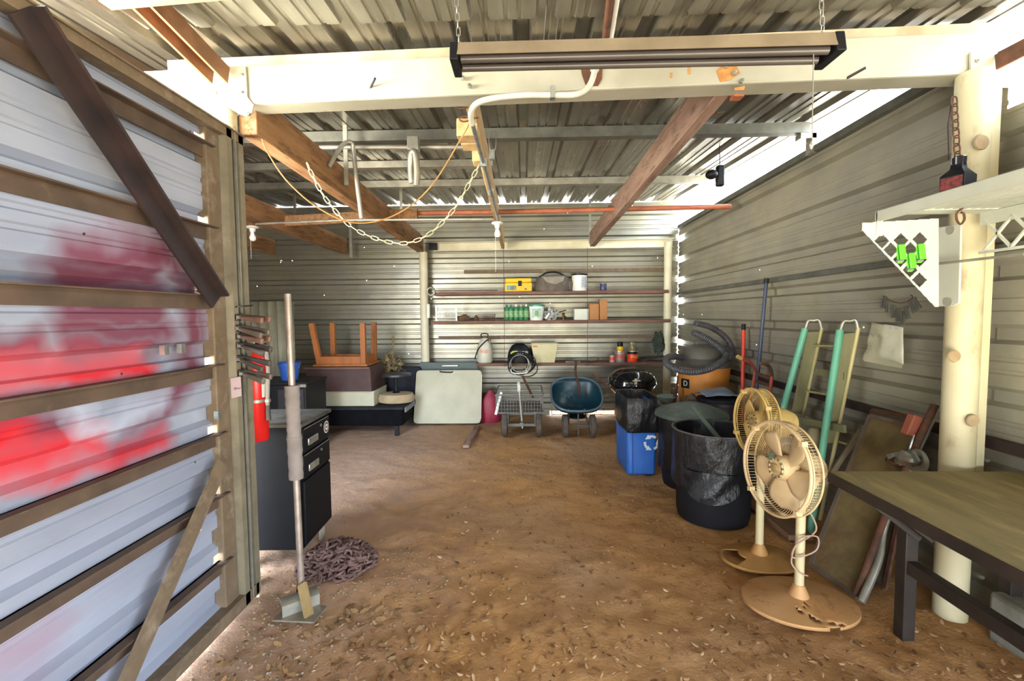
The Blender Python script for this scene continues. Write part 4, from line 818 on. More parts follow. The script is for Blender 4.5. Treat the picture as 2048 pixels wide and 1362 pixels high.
# dried plant on a dark chair back
dc = T('lounge_chair', 'dark blue black upholstered chair behind the pedestal stool', 'chair', (PY(795, 800, 6.35).x, 6.3, 0))
xa5, xb5 = PY(764, 760, 6.3).x, PY(834, 760, 6.3).x; zt5 = PY(800, 737, 6.3).z
mb = MB(); mb.box(xa5, xb5, 6.49, 6.62, .36, zt5); mb.build('backrest', mat('dark navy fabric', '20242e', '1a1d26', 8, .85), dc, bevel=.04)
mb = MB(); mb.box(xb5-.10, xb5+.02, 6.49, 6.66, .36, zt5-.1); mb.build('arm', mat('dark navy fabric', '20242e'), dc, bevel=.03)
for x in (xa5+.05, xb5-.05): mb = MB(); mb.box(x-.02, x+.02, 6.53, 6.57, -.02, .37); mb.build('leg', M_black, dc)
mb = MB(); random.seed(3); pp = PY(778, 735, 6.45)
for i in range(70):
    a = random.uniform(0, 2*pi); e = random.uniform(-.4, 1.3); L = random.uniform(.1, .27); d = V((cos(a)*cos(e), sin(a)*cos(e)*.5, sin(e)))
    q = pp+d*L; mb.tube([pp+V((random.uniform(-.05, .05), 0, -.02)), pp+d*L*.55+V((0, 0, .02)), q], .003, 4)
    for j in range(3):
        e1 = V((random.uniform(-.05, .05), random.uniform(-.03, .03), random.uniform(-.05, .05))); e2 = V((random.uniform(-.04, .04), random.uniform(-.02, .02), random.uniform(-.04, .04)))
        mb.add([q, q+e1, q+e1+e2, q+e2], [(0, 1, 2, 3)])
mb.tube([pp+V((.05, 0, .05)), pp+V((.06, .05, .45))], .012, 6)
mb.build('dried_plant', mat('dried plant', '8a7a56', '5e5238', 20, .9), tagged=('dried plant bundle with brown leaves resting on the dark chair back', 'dried plant'), loc=(pp.x, pp.y, zt5))
ps = T('pedestal_stool', 'black topped pedestal stool with a beige cushioned base on the bed base', 'stool', (PY(792, 805, 6.0).x, 6.02, .345)); c = ps.location
mb = MB(); mb.lathe([(.17, 0), (.235, .02), (.25, .07), (.225, .125), (.15, .135)], c, 28, 1.0, .8); mb.build('cushion', mat('beige cushion', 'b09c7c', '9a876a', 5, .9, 0, .1), ps)
mb = MB(); mb.tube([c+V((0, 0, .12)), c+V((0, 0, .37))], .022, 12); mb.lathe([(.06, .13), (.03, .16)], c, 12); mb.build('stem', M_black, ps)
mb = MB(); mb.lathe([(.12, .35), (.2, .365), (.2, .39), (.18, .395)], c, 28); mb.build('top', mat('dusty black top', '34363c', '2a2c31', 5, .4), ps)
# ribbed beige panel, black cabinet, blue bucket
rp = PY(538, 700, 5.6); mb = MB(); x0_, x1_ = PY(470, 700, 5.6).x, PY(588, 700, 5.6).x
sheet(mb, rib_profile(x0_, x1_, .05, .02, .11, 0), lambda u, d, v: (u, 5.62+d+(.0), v), -.02, PY(538, 603, 5.6).z, 2); mb.build('ribbed_panel', mat('beige ribbed sheet', '8d8b76', '7b7966', 4, .6, 0, .05), tagged=('beige upright ribbed sheet standing beyond the door jamb behind the cabinet', 'panel'), solid=.004, sharp=20)
kb = T('storage_cabinet', 'black low cabinet at the back left under the blue bucket', 'cabinet', (PY(575, 800, 5.0).x, 5.05, 0)); x0_, x1_ = PY(500, 800, 4.8).x, PY(612, 800, 4.8).x; zt6 = PY(580, 770, 4.8).z
mb = MB(); mb.box(x0_, x1_, 4.8, 5.3, -.02, zt6); mb.build('body', M_black, kb, bevel=.008); mb = MB(); mb.box(x0_-.01, x1_+.015, 4.78, 5.31, zt6, zt6+.03); mb.build('top', M_black, kb, bevel=.006)
mb = MB(); mb.box(x1_-.3, x1_-.02, 4.79, 4.80, .1, zt6-.05); mb.build('door', mat('black panel', '1f1f24', '26262b', 6, .5), kb)
mb = MB(); p = PY(608, 757, 4.8); mb.box(p.x-.06, p.x+.03, 4.77, 4.79, zt6-.02, zt6+.01); mb.build('handle', M_galv, kb)
bk = T('bucket', 'blue plastic bucket standing on the black cabinet at the back left', 'bucket', (PY(580, 765, 5.0).x, 5.0, zt6+.03)); c = bk.location; M_blu = mat('blue plastic', '2c55a0', '254a90', 5, .4)
mb = MB(); mb.lathe([(.085, 0), (.115, .2), (.122, .2), (.122, .185), (.116, .183)][:3]+[(.108, .198), (.08, .01)], c, 24); mb.build('body', M_blu, bk); mb = MB(); mb.lathe([(.116, .17), (.124, .172), (.124, .185), (.116, .187)], c, 24, cap=False); mb.build('rim', M_blu, bk)
mb = MB(); mb.tube([c+V((.12*cos(a), -.11*sin(a)*.3, .17-.08*sin(a))) for a in [pi*i/12 for i in range(13)]], .003, 5); mb.build('handle', M_galv, bk)

# ================================================================ tool chest and things by the door
tcx = T('tool_chest', 'black rolling tool chest with silver pulls and a round sticker', 'tool chest', (-1.40, 2.62, 0))
ang = R(2); TM = Mx.Translation(V((-1.325, 2.62, 0))) @ Mx.Rotation(ang, 4, 'Z')   # local: +x face with drawers, y along the face
M_chest = mat('black chest paint', '0b0c10', '0f1014', 7, .75, 0, spec=.12); M_chest2 = mat('drawer front', '0e0f14', '0b0c10', 7, .6, 0, spec=.2)
Lc, Dc, zb, zt = .43, .42, .105, .85
def lb(): m_ = MB(); m_.m = TM; return m_
mb = lb(); mb.box(-Dc, -.012, 0, Lc, zb, zt); mb.build('body', M_chest, tcx, bevel=.006)
mb = lb(); mb.box(-Dc-.01, .012, -.01, Lc+.01, zt, zt+.022); mb.build('top', mat('scuffed grey black top', '57534c', '35332f', 5, .8, 0, spec=.2), tcx, bevel=.004)
for z0, z1 in ((.69, .835), (.53, .675), (.125, .515)):
    mb = lb(); mb.box(-.012, .004, .02, Lc-.02, z0, z1); dd = mb.build('drawer', M_chest2, tcx, bevel=.004)
    if z0 > .4:
        mb = lb(); mb.box(.004, .016, .07, .21, z0+.03, z0+.075); mb.build('pull', M_bolt, dd, bevel=.005)
        mb = lb(); mb.box(.004, .0065, .03, Lc-.03, z1-.006, z1-.002); mb.build('edge_trim', M_galv, dd)
        mb = lb(); mb.tube([V((.004, .27, z1-.035)), V((.01, .27, z1-.035))], .009, 12); mb.build('lock', M_bolt, dd)
mb = lb(); q0 = V((.0045, .36, .765)); mb.tube([q0, q0+V((.001, 0, 0))], .040, 28); st_ = mb.build('round_sticker', M_white, tcx)
mb = lb(); mb.tube([q0+V((.001, 0, 0)), q0+V((.0018, 0, 0))], .033, 28); mb.build('sticker_ring', mat('dark maroon print', '3a2230', '34202c', 5, .5), st_)
mb = lb(); mb.tube([q0+V((.0018, 0, 0)), q0+V((.0024, 0, 0))], .022, 24); mb.build('sticker_middle', M_white, st_)
mb = lb(); mb.box(q0.x+.0024, q0.x+.003, q0.y-.013, q0.y+.013, q0.z-.005, q0.z+.005); mb.build('sticker_bar', mat('dark maroon print', '3a2230'), st_)
for x, y in ((-.05, .05), (-.05, Lc-.06), (-Dc+.06, .06), (-Dc+.06, Lc-.06)):
    cc = TM @ V((x, y, .044)); cs = wheel(tcx, cc, .060, .036, (1, .5, 0), 'caster', mat('pale caster', 'a59c8c', '8c8374', 8, .6))
    mb = lb(); mb.box(x-.03, x+.03, y-.035, y+.035, .098, .106); mb.build('caster_plate', M_galv, tcx)
# rusty chain heap
mb = MB(); random.seed(11); cp = PZ(674, 1128, 0)
for i in range(330):
    r_ = .25*sqrt(random.random()); a = random.uniform(0, 2*pi); x, y = r_*cos(a)*.88, r_*sin(a)*.85
    hgt = .11*max(0, 1-(r_/.25)**2)
    t_ = V((random.uniform(-1, 1), random.uniform(-1, 1), random.uniform(-.35, .35))).normalized(); nn = V((random.uniform(-.6, .6), random.uniform(-.6, .6), random.uniform(.3, 1))); nn = (nn-t_*nn.dot(t_)).normalized()
    mb.link((cp.x+x, cp.y+y, .012+hgt*random.uniform(.55, 1.05)), t_, nn, .058, .036, .0075, 6)
mb.build('chain_heap', mat('rusty pink brown chain', '7d625c', '5e4844', 18, .75, .3, .1), loc=(cp.x, cp.y, 0), tagged=('heap of rusty heavy chain on the dirt beside the tool chest', 'chain'))
# standing scraper pole
sc = T('scraper_pole', 'steel pole with grey foam wraps standing on a flat scraper foot', 'scraper', PZ(600, 1222, 0)); M_pole = mat('worn steel pole', 'a3968c', '877a70', 12, .4, .5, .03); M_foam = mat('dusty grey foam', '857c78', '756c68', 10, .95, 0, .3)
f0 = PZ(604, 1195, .06); ptop = PY(575, 588, f0.y+.06)
def pp_(py): 
    k_ = (py-1195)/(588-1195); return f0+(ptop-f0)*k_
mb = MB(); mb.tube([f0, ptop], .0165, 16); mb.build('pole', M_pole, sc)
for ya, yb_, r1, r2 in ((956, 872, .034, .036), (876, 822, .034, .033), (826, 770, .034, .036)):
    mb = MB(); n_ = 9; A, B = pp_(ya), pp_(yb_); mb.tube([A+(B-A)*i/n_ for i in range(n_+1)], [(r1+(r2-r1)*i/n_)*(1+.05*sin(i*2.3)) for i in range(n_+1)], 18); mb.build('foam_wrap', M_foam, sc)
mb = MB(); z = .012; mb.prism([PZ(*p, z) for p in ((545, 1243), (628, 1247), (655, 1214), (580, 1208))], (0, 0, .008)); mb.build('blade', mat('dull steel plate', '98907f', '80786a', 9, .5, .4), sc)
A, B = PZ(565, 1236, .02), PZ(640, 1208, .02)
mb = MB(); u_ = (B-A).normalized(); n_ = V((-u_.y, u_.x, 0)); mb.prism([A, A+V((0, 0, .055)), A+V((0, 0, .065))+n_*.02, A+V((0, 0, .065))+n_*.07, A+V((0, 0, .058))+n_*.07, A+V((0, 0, .055))+n_*.022, A+V((0, 0, .05))+n_*.008, A+n_*.008], B-A); mb.build('angle_bracket', M_galv, sc)
for kx in (.2, .45, .7): mb = MB(); q = A+(B-A)*kx+V((0, 0, .03)); mb.tube([q-n_*.001, q-n_*.004], .008, 10); mb.build('bolt', M_bolt, sc)
mb = MB(); mb.bar(PZ(618, 1232, .035), PY(604, 1168, f0.y-.02), .045, .018, (0, 1, 0)); mb.build('wedge', mat('yellowed wood wedge', 'a48c60', '8c764c', 6, .7), sc)
mb = MB(); mb.bar(PZ(596, 1195, .03), PY(600, 1150, f0.y+.03), .02, .012, (0, 1, 0)); mb.build('rear_strut', M_rust, sc)
# fire extinguisher hanging on the post
fe = T('fire_extinguisher', 'bright red fire extinguisher hanging behind the clamps at the door jamb', 'fire extinguisher', (PY(515, 880, 2.52).x, 2.52, PY(515, 880, 2.52).z)); c = fe.location; M_fred = mat('extinguisher red', 'dd2420', 'cc1e1c', 5, .3)
mb = MB(); mb.lathe([(.056, 0), (.062, .008), (.062, .42), (.055, .47), (.035, .505), (.02, .52)], c, 28); mb.build('cylinder', M_fred, fe)
mb = MB(); mb.lathe([(.022, .51), (.024, .56), (.018, .57)], c, 14); mb.build('valve', M_bolt, fe)
mb = MB(); mb.bar(c+V((-.02, 0, .575)), c+V((.09, -.02, .59)), .02, .012); mb.bar(c+V((-.02, 0, .555)), c+V((.08, -.02, .55)), .018, .008); mb.build('handle', M_black, fe)
front_label('label', c, .0628, -30, 25, .25, .36, M_white, fe)
mb = MB(); mb.tube(catmull([c+V((.02, 0, .54)), c+V((.07, -.01, .52)), c+V((.082, -.01, .4)), c+V((.076, -.015, .25)), c+V((.076, -.015, .2))], 6), .011, 10); mb.build('hose', mat('grey hose', '9a948c', '8a847c', 6, .5), fe)
mb = MB(); mb.tube([c+V((.076, -.015, .205)), c+V((.078, -.015, .12))], [.011, .015], 12); mb.build('nozzle', mat('dark nozzle', '4a4540', '3c3834', 6, .5), fe)
mb = MB(); mb.lathe([(.0645, .222), (.0645, .238)], c, 28, cap=False); mb.build('band', M_galv, fe); mb = MB(); mb.lathe([(.017, .222), (.017, .238)], c+V((.076, -.015, 0)), 14, cap=False); mb.build('hose_clip', M_galv, fe)
# wooden-handled spring clamps clipped on the jamb
M_cl = [mat('grey clamp', '6a6056', '524a42', 10, .6, .2), mat('reddish clamp', '7a5a4c', '5f463c', 10, .6, .1), mat('dark clamp', '4c4440', '3f3834', 10, .6, .2)]
def clamp(px, py, px2, py2, gap, m1, label):
    a, b = PY(px, py, 2.24), PY(px2, py2, 2.16); d = (b-a)
    o = T('spring_clamp', label, 'clamp', a, 'clamps clipped along the door jamb'); sd = V((0, 0, 1)); off = V((.0, .05, .0))
    mb = MB(); mb.bar(a, a+d*.92-sd*gap, .018, .016, (0, 0, 1), .018, .030); mb.build('handle', m1, o, bevel=.006)
    mb = MB(); mb.bar(a+off*.4+sd*.008, b+off+sd*gap*.4, .018, .016, (0, 0, 1), .018, .030); mb.build('handle', m1, o, bevel=.006)
    mb = MB(); mb.bar(a-d*.35-sd*.01, a+d*.1, .02, .02, (0, 0, 1), .024, .035); mb.build('jaw', M_dark_iron, o, bevel=.004)
    mb = MB(); q = a+d*.12; mb.tube([q+V((0, -.018, 0)), q+V((0, .04, .005))], .008, 10); mb.build('pivot', M_bolt, o)
for A in ((474, 634, 530, 640, .004, M_cl[1], 'topmost clamp on the door jamb, reddish brown'), (472, 655, 528, 668, .012, M_cl[0], 'grey clamp second from the top on the door jamb'), (476, 672, 530, 681, .006, M_cl[1], 'reddish clamp tucked under the second grey clamp'), (476, 690, 532, 703, .012, M_cl[2], 'dark clamp with rounded ends in the middle of the jamb'), (474, 716, 530, 733, .02, M_cl[2], 'dark wide bladed clamp below the middle one'), (480, 745, 532, 759, .014, M_cl[0], 'lowest clamp on the jamb just above the paper tag')): clamp(*A)
mb = MB(); a, b = PY(470, 614, 2.24), PY(506, 611, 2.18); mb.tube([a, b], .004, 8); mb.build('hook', M_dark_iron, tagged=('thin dark metal hook above all the clamps on the door jamb', 'hook'))
tg = T('paper_tag', 'small pinkish paper tag with a dark scribble taped on the jamb below the clamps', 'tag', PY(472, 795, 2.218))
mb = MB(); mb.prism([PY(x, y, 2.216) for x, y in ((461, 757), (481, 753), (483, 792), (463, 797))], (0, .0015, 0)); mb.build('paper', mat('pinkish paper', 'b5a0a4', 'a8949a', 5, .8), tg)
mb = MB(); mb.tube([PY(x, y, 2.214) for x, y in ((467, 778), (472, 774), (470, 780), (475, 776), (477, 778), (481, 775))], .0012, 5); mb.build('scribble', M_black, tg)
# ================================================================ right side: bins, fans, bench
M_bagb = mat('black bin bag', '0e0e11', '16161a', 5, .34, 0, .9, stretch=(1.6, 1.6, .8), spec=.4)
def bag_drape(o, c, prof, n, amp, seed, name='bin_bag', m_=None, sx=1, sy=1):
    mb = MB()
    def rf(a, z): return 1+amp*(NZ.noise(V((cos(a)*2.4+seed, sin(a)*2.4, z*2.2)))*.9+.45*abs(NZ.noise(V((cos(a)*6, sin(a)*6+seed, z*3)))) + .25*NZ.noise(V((cos(a)*14, sin(a)*14+seed, z*9))))
    mb.lathe(prof, c, n, sx, sy, cap=False, rf=rf); return mb.build(name, m_ or M_bagb, o, sharp=50)
def bagprof(r0, r1, z0, z1, k=24): return [(r0+(r1-r0)*i/k, z0+(z1-z0)*i/k) for i in range(k+1)]
M_can = mat('black bin plastic', '17171b', '1c1c20', 6, .6, spec=.2)
# front bin with bag
c1 = PZ(1432, 1040, 0); c1 = V((1.40, 3.38, 0))
o = T('trash_can', 'big black round trash can with an open bag folded over its rim behind the fans', 'trash can', c1)
ht = .645
mb = MB(); mb.lathe([(.245, -.01), (.255, .03), (.272, ht-.02), (.285, ht), (.27, ht), (.262, ht-.04), (.24, .04)], c1, 40); mb.build('barrel', M_can, o)
bag_drape(o, c1, [(.262, ht-.28), (.268, ht-.02), (.25, ht-.05)][:0]+[(.255, .24), (.284, .25)]+bagprof(.287, .289, .255, ht)+[(.284, ht+.012), (.272, ht+.006), (.262, ht-.06), (.25, ht-.22), (.15, ht-.34), (.01, ht-.36)], 96, .06, 1.3)
mb = MB(); mb.tube([c1+V((.289*cos(a), .289*sin(a), ht+.006)) for a in [2*pi*i/40 for i in range(40)]], .006, 6, True); mb.build('bag_rim', mat('bag rim', '5c5a58', '3f3d3e', 20, .35), o)
mb = MB(); rng = [R(-150+i*7) for i in range(11)]
vs = [];
for j in range(7):
    for i, a in enumerate(rng):
        u_ = i/10; q = .305+.012*sin(u_*9+j)+.035*sin(u_*pi)*j/6; z = .40-j*.022-.08*sin(u_*pi)*(j/6)
        vs.append(c1+V((q*cos(a), q*sin(a), z)))
mb.add(vs, [(j*11+i, j*11+i+1, (j+1)*11+i+1, (j+1)*11+i) for j in range(6) for i in range(10)]); mb.build('bag_fold', M_bagb, o)
mb = MB(); mb.tube([PY(1384, 812, 3.62), PY(1440, 880, 3.30)], .017, 8); mb.build('stick', mat('green grey stick', '586456', '48544a', 8, .6), tagged=('green grey stick poking out of the open bagged trash can', 'stick'))
# second bin with domed lid
c2 = V((1.47, 4.03, 0))
o = T('trash_can', 'round trash can with a dusty green domed lid behind the open bagged one', 'trash can', c2)
mb = MB(); mb.lathe([(.23, -.01), (.24, .03), (.265, .60), (.25, .6), (.22, .04)], c2, 36); mb.build('barrel', M_can, o)
bag_drape(o, c2, [(.25, .14), (.272, .15)]+bagprof(.275, .278, .16, .60)+[(.27, .615), (.25, .6)], 80, .07, 4.7)
mb = MB(); mb.lathe([(.30, .60), (.312, .605), (.305, .635), (.27, .655), (.17, .69), (.08, .715), (.02, .72)], c2, 40, rf=lambda a, z: 1+.01*cos(10*a)); mb.build('lid', mat('dusty green lid', '566257', '48534b', 5, .6, dirt='6d7468', dirt_amt=.4), o)
# blue recycling bin
c3 = PZ(1283, 962, 0); c3 = V((1.09, 4.47, 0))
o = T('recycling_bin', 'blue recycling bin with black bag hanging over its top, left of the trash cans', 'recycling bin', c3)
x0, x1, y0, y1 = .93, 1.25, 4.22, 4.76
mb = MB(); mb.add([(x0+.03, y0+.02, -.01), (x1-.03, y0+.02, -.01), (x1-.03, y1-.02, -.01), (x0+.03, y1-.02, -.01), (x0+.025, y0+.005, .66), (x1-.02, y0+.005, .66), (x1-.02, y1, .66), (x0+.025, y1, .66)], [(3, 2, 1, 0), (0, 1, 5, 4), (1, 2, 6, 5), (2, 3, 7, 6), (3, 0, 4, 7)]); mb.build('body', mat('recycling blue', '2a69c0', '245cae', 4, .45, 0, .02), o, bevel=.02, solid=.006)
mb = MB(); mb.prism([V((x0+.075, y0+.002, .0)), V((x0+.085, y0+.002, .0)), V((x0+.075, y0-.006, .66)), V((x0+.065, y0-.006, .66))], (0, -.006, 0)); mb.build('corner_groove', mat('recycling blue dark', '1d4d94', '1a4688', 4, .5), o)
# recycling arrows on the front
M_rw = mat('white print', 'dfe6ea', 'd2dade', 5, .5); ctr = V((x1-.07, y0+.006, .30))
for i in range(3):
    a0 = R(90+120*i); mb = MB(); r_ = .062
    pts = [ctr+V((r_*cos(a0+R(d_)), 0, r_*sin(a0+R(d_)))) for d_ in (-38, -20, 0, 18)]
    for p_, q_ in zip(pts, pts[1:]): mb.bar(p_, q_, .022, .003, (0, 1, 0))
    tip = ctr+V((.068*cos(a0+R(62)), 0, .068*sin(a0+R(62)))); bs = pts[-1]; dd = (tip-bs).normalized(); nn_ = V((-dd.z, 0, dd.x))
    mb.prism([bs+nn_*.024, bs-nn_*.024, tip], (0, -.002, 0)); mb.build('recycling_arrow', M_rw, o)
def boxy(a): return 1/max(abs(cos(a)), abs(sin(a)))**.82
mb = MB(); n = 64; prof = [(.176, .40), (.182, .42), (.18, .52), (.184, .62), (.182, .68), (.174, .72), (.164, .715), (.155, .64), (.14, .5), (.02, .48)]
mb.lathe(prof, ((x0+x1)/2+.01, (y0+y1)/2, 0), n, .88, 1.64, cap=False, rf=lambda a, z: boxy(a)*(1+.05*NZ.noise(V((cos(a)*3, sin(a)*3, z*7)))+.09*max(0, .52-z)*sin(5*a)))
mb.build('bin_bag', M_bagb, o, sharp=50)
mb = MB(); pz = V(((x0+x1)/2+.06, (y0+y1)/2, .56)); mb.tube([pz+V((-.1, -.05, .0)), pz+V((-.02, .05, .1))], .01, 8); mb.tube([pz+V((.0, -.1, .02)), pz+V((.14, .0, .11))], .008, 8); mb.build('rubbish_sticks', M_wood2, loc=pz, tagged=('sticks of rubbish lying in the blue recycling bin', 'rubbish'))
mb = MB(); mb.ball(pz+V((-.05, .1, .02)), (.08, .09, .06), 14, jit=.7); mb.build('rubbish_paper', mat('pale green rubbish', '9aa894', '808c7a', 8, .7), tagged=('pale green crumpled rubbish in the blue recycling bin', 'rubbish'))
# dark tub with cloth behind
c4 = V((1.88, 4.42, 0)); o = T('plastic_tub', 'dark purple black tub behind the domed lid trash can', 'tub', c4)
mb = MB(); mb.lathe([(.17, -.01), (.195, .62), (.205, .625), (.205, .66), (.19, .66), (.15, .05)], c4, 28); mb.build('body', mat('dark aubergine plastic', '2c2630', '241f28', 5, .5), o)
mb = MB(); mb.lathe([(.207, .665), (.2, .69), (.1, .71), (.01, .712)], c4, 28); mb.build('lid', M_can, o)
mb = MB(); cc = PY(1436, 800, 4.42); n = 14; vs = []
for j in range(n+1):
    for i in range(n+1):
        x, y = (i/n-.5)*.34, (j/n-.5)*.28
        vs.append((cc.x+x, 4.42+y, .725+.055*max(0, 1-((x/.18)**2+(y/.15)**2))+.03*NZ.noise(V((x*9, y*9, 0)))))
mb.add(vs, [(j*(n+1)+i, j*(n+1)+i+1, (j+1)*(n+1)+i+1, (j+1)*(n+1)+i) for j in range(n) for i in range(n)]); mb.build('rag', mat('blue grey cloth', '7c8594', '66707f', 8, .9, 0, .3), tagged=('crumpled blue grey cloth on top of the dark tub', 'rag'), solid=.006)
mb = MB(); mb.ball(PY(1382, 801, 4.5), (.075, .07, .055), 14, jit=.6); mb.build('work_glove', mat('dirty glove', '6a5a48', '4c4034', 12, .95, 0, .3), tagged=('dirty brown wadded glove between the orange bucket and the domed lid', 'glove'))
# orange bucket vacuum on a stand
sv = V((1.97, 5.05, 0))
o = T('work_stand', 'low dark stand with a pale board top carrying the orange bucket vacuum', 'stand', (1.85, 5.1, 0))
mb = MB(); mb.box(1.42, 2.24, 4.78, 5.42, .50, .53); mb.build('top', mat('pale board', 'b3a58c', '998b72', 6, .7), o, bevel=.004)
for x, y in ((1.47, 4.83), (2.19, 4.83), (1.47, 5.37), (2.19, 5.37)): mb = MB(); mb.box(x-.025, x+.025, y-.025, y+.025, -.03, .5); mb.build('leg', M_dark_iron, o)
mb = MB(); mb.box(1.45, 2.2, 4.80, 4.82, .40, .5); mb.build('apron', M_dark_iron, o)
vb = T('bucket_vacuum', 'orange bucket with a grey vacuum head and thick looping hose in the right corner', 'bucket vacuum', sv+V((0, 0, .53))); z = .53
M_ob = mat('orange bucket', 'd28a3c', 'c27c32', 4, .5, 0, .03, dirt='a86c30', dirt_amt=.3)
mb = MB(); mb.lathe([(.235, z), (.245, z+.01), (.272, z+.38), (.285, z+.38), (.285, z+.40), (.262, z+.40), (.23, z+.02)], sv, 36); mb.build('bucket', M_ob, vb)
mb = MB(); mb.lathe([(.29, z+.395), (.295, z+.43), (.28, z+.46), (.24, z+.49), (.235, z+.54), (.2, z+.60), (.1, z+.635), (.01, z+.64)], sv, 32); mb.build('vacuum_head', mat('grey vacuum head', '5c5850', '4c4942', 6, .6), vb)
mb = MB(); mb.box(sv.x-.1, sv.x+.14, sv.y-.04, sv.y+.04, z+.62, z+.68); mb.build('carry_handle', mat('grey vacuum head', '5c5850'), vb, bevel=.015)
front_label('black_label', V((sv.x, sv.y, z)), .268, -167, -142, .17, .27, M_black, vb)
q = V((sv.x+.2695*cos(R(-152)), sv.y+.2695*sin(R(-152)), z+.22)); text('lettering', 'D', .08, M_white, vb, frame(q, (sin(R(152)), cos(R(152))*-1*-1, 0) if False else (0.469, -.883, 0), (cos(R(-152)), sin(R(-152)), 0)))
M_hose = mat('dark vacuum hose', '4c4b50', '3e3d42', 6, .5)
P = catmull([PY(1386, 664, 4.72), PY(1412, 677, 4.74), PY(1438, 694, 4.76), PY(1452, 709, 4.74), PY(1446, 722, 4.62), PY(1418, 738, 4.56), PY(1380, 744, 4.56), PY(1345, 736, 4.62), PY(1332, 722, 4.75), PY(1342, 713, 4.9), PY(1370, 716, 5.0)], 16)
mb = MB(); mb.tube(P, [.033+(.003 if i % 2 else -.002) for i in range(len(P))], 12); mb.build('hose', M_hose, vb)
P = catmull([PY(1390, 646, 4.85), PY(1420, 654, 4.9), PY(1448, 672, 4.92), PY(1464, 698, 4.9), PY(1458, 718, 4.9)], 12)
mb = MB(); mb.tube(P, [.03+(.003 if i % 2 else -.002) for i in range(len(P))], 12); mb.build('hose_end', M_hose, vb)
o = T('bowl', 'small teal and grey bowl on the pale stand left of the orange bucket', 'bowl', (PY(1335, 775, 4.95).x, 4.95, .53)); c = o.location
mb = MB(); mb.lathe([(.05, 0), (.08, .03), (.10, .08), (.095, .08), (.07, .03), (.02, .012)], c, 22); mb.build('body', mat('teal grey bowl', '8fb0ae', '9a948a', 8, .5), o); mb = MB(); mb.tube([c+V((.1*cos(a), .1*sin(a), .08)) for a in [2*pi*i/22 for i in range(22)]], .006, 6, True); mb.build('rim', mat('teal rim', '7fb4b4', '8cc0c0', 5, .5), o)
mb = MB(); mb.tube(catmull([(1.59, 4.86, .545), (1.62, 4.9, .64), (1.645, 4.93, .73), (1.66, 4.95, .83)], 5), [.022]*5+[.018]*5+[.012]*6, 8); mb.build('garden_tool', M_rust, tagged=('dark tool handle leaning on the left side of the orange bucket', 'tool'))
# poles leaning on the right wall
mb = MB(); a, b = PX(1487, 660, 2.225), V((2.17, 4.56, .0)); mb.tube([b, a], .019, 12); o = T('pole', 'bright red pole with a dark tip leaning on the right wall by the hand truck', 'pole', b)
mb.build('shaft', mat('red pole paint', 'd8402a', 'c63822', 5, .45), o); mb = MB(); d = (a-b).normalized(); mb.tube([a, a+d*.06], .021, 12); mb.build('tip', M_black, o)
o = T('pole', 'long thin dark blue pole leaning on the right wall between red pole and ladder', 'pole', V((2.12, 4.3, 0)))
a = PX(1533, 560, 2.235); mb = MB(); mb.tube([V((2.12, 4.3, 0)), a], .0155, 12); mb.build('shaft', mat('dark blue pole', '34405c', '2a3550', 5, .45), o); mb = MB(); d = (a-V((2.12, 4.3, 0))).normalized(); mb.tube([a-d*.03, a+d*.015], .02, 10); mb.build('cap', M_black, o)
# hand truck
ht_ = T('hand_truck', 'rusty red hand truck with curved handles against the right wall', 'hand truck', (2.0, 3.95, 0)); M_ht = mat('red hand truck', 'b04632', '7a4436', 8, .6, .1, .1)
hy = 3.95; A0, A1 = PY(1508, 735, 4.05), PY(1545, 745, 3.9)
for (tp, fx, fy) in ((PY(1511, 740, 4.08), 1.90, 4.08), (PY(1544, 752, 3.86), 1.98, 3.86)):
    mb = MB(); mb.tube([V((fx, fy, .06)), tp], .014, 10); mb.build('rail', M_ht, ht_)
mb = MB(); mb.tube(catmull([PY(1477, 714, 3.95), PY(1488, 719, 3.97), PY(1502, 727, 4.02), PY(1511, 742, 4.08)], 5), .014, 10); mb.build('handle', M_ht, ht_); mb = MB(); mb.tube([PY(1475, 713, 3.95), PY(1483, 717, 3.96)], .019, 10); mb.build('grip', mat('tan grip', 'b09258', '9c8048', 6, .7), ht_)
mb = MB(); mb.tube(catmull([PY(1521, 727, 3.72), PY(1530, 728, 3.74), PY(1540, 735, 3.8), PY(1544, 752, 3.86)], 5), .014, 10); mb.build('handle', M_rust, ht_)
for y1_, y2_ in ((746, 758), (762, 772), (800, 806)):
    mb = MB(); mb.bar(PY(1511, y1_, 4.08), PY(1544, y2_, 3.86), .02, .028, (0, 0, 1)); mb.build('cross_bar', M_ht if y1_ > 790 else M_rust, ht_)
for fx, fy in ((1.92, 4.12), (2.02, 3.80)): wheel(ht_, (fx+.08, fy, .115), .12, .05, (.3, 1, 0))
mb = MB(); mb.box(1.78, 1.95, 3.84, 4.1, .0, .012); mb.build('toe_plate', M_rust, ht_)
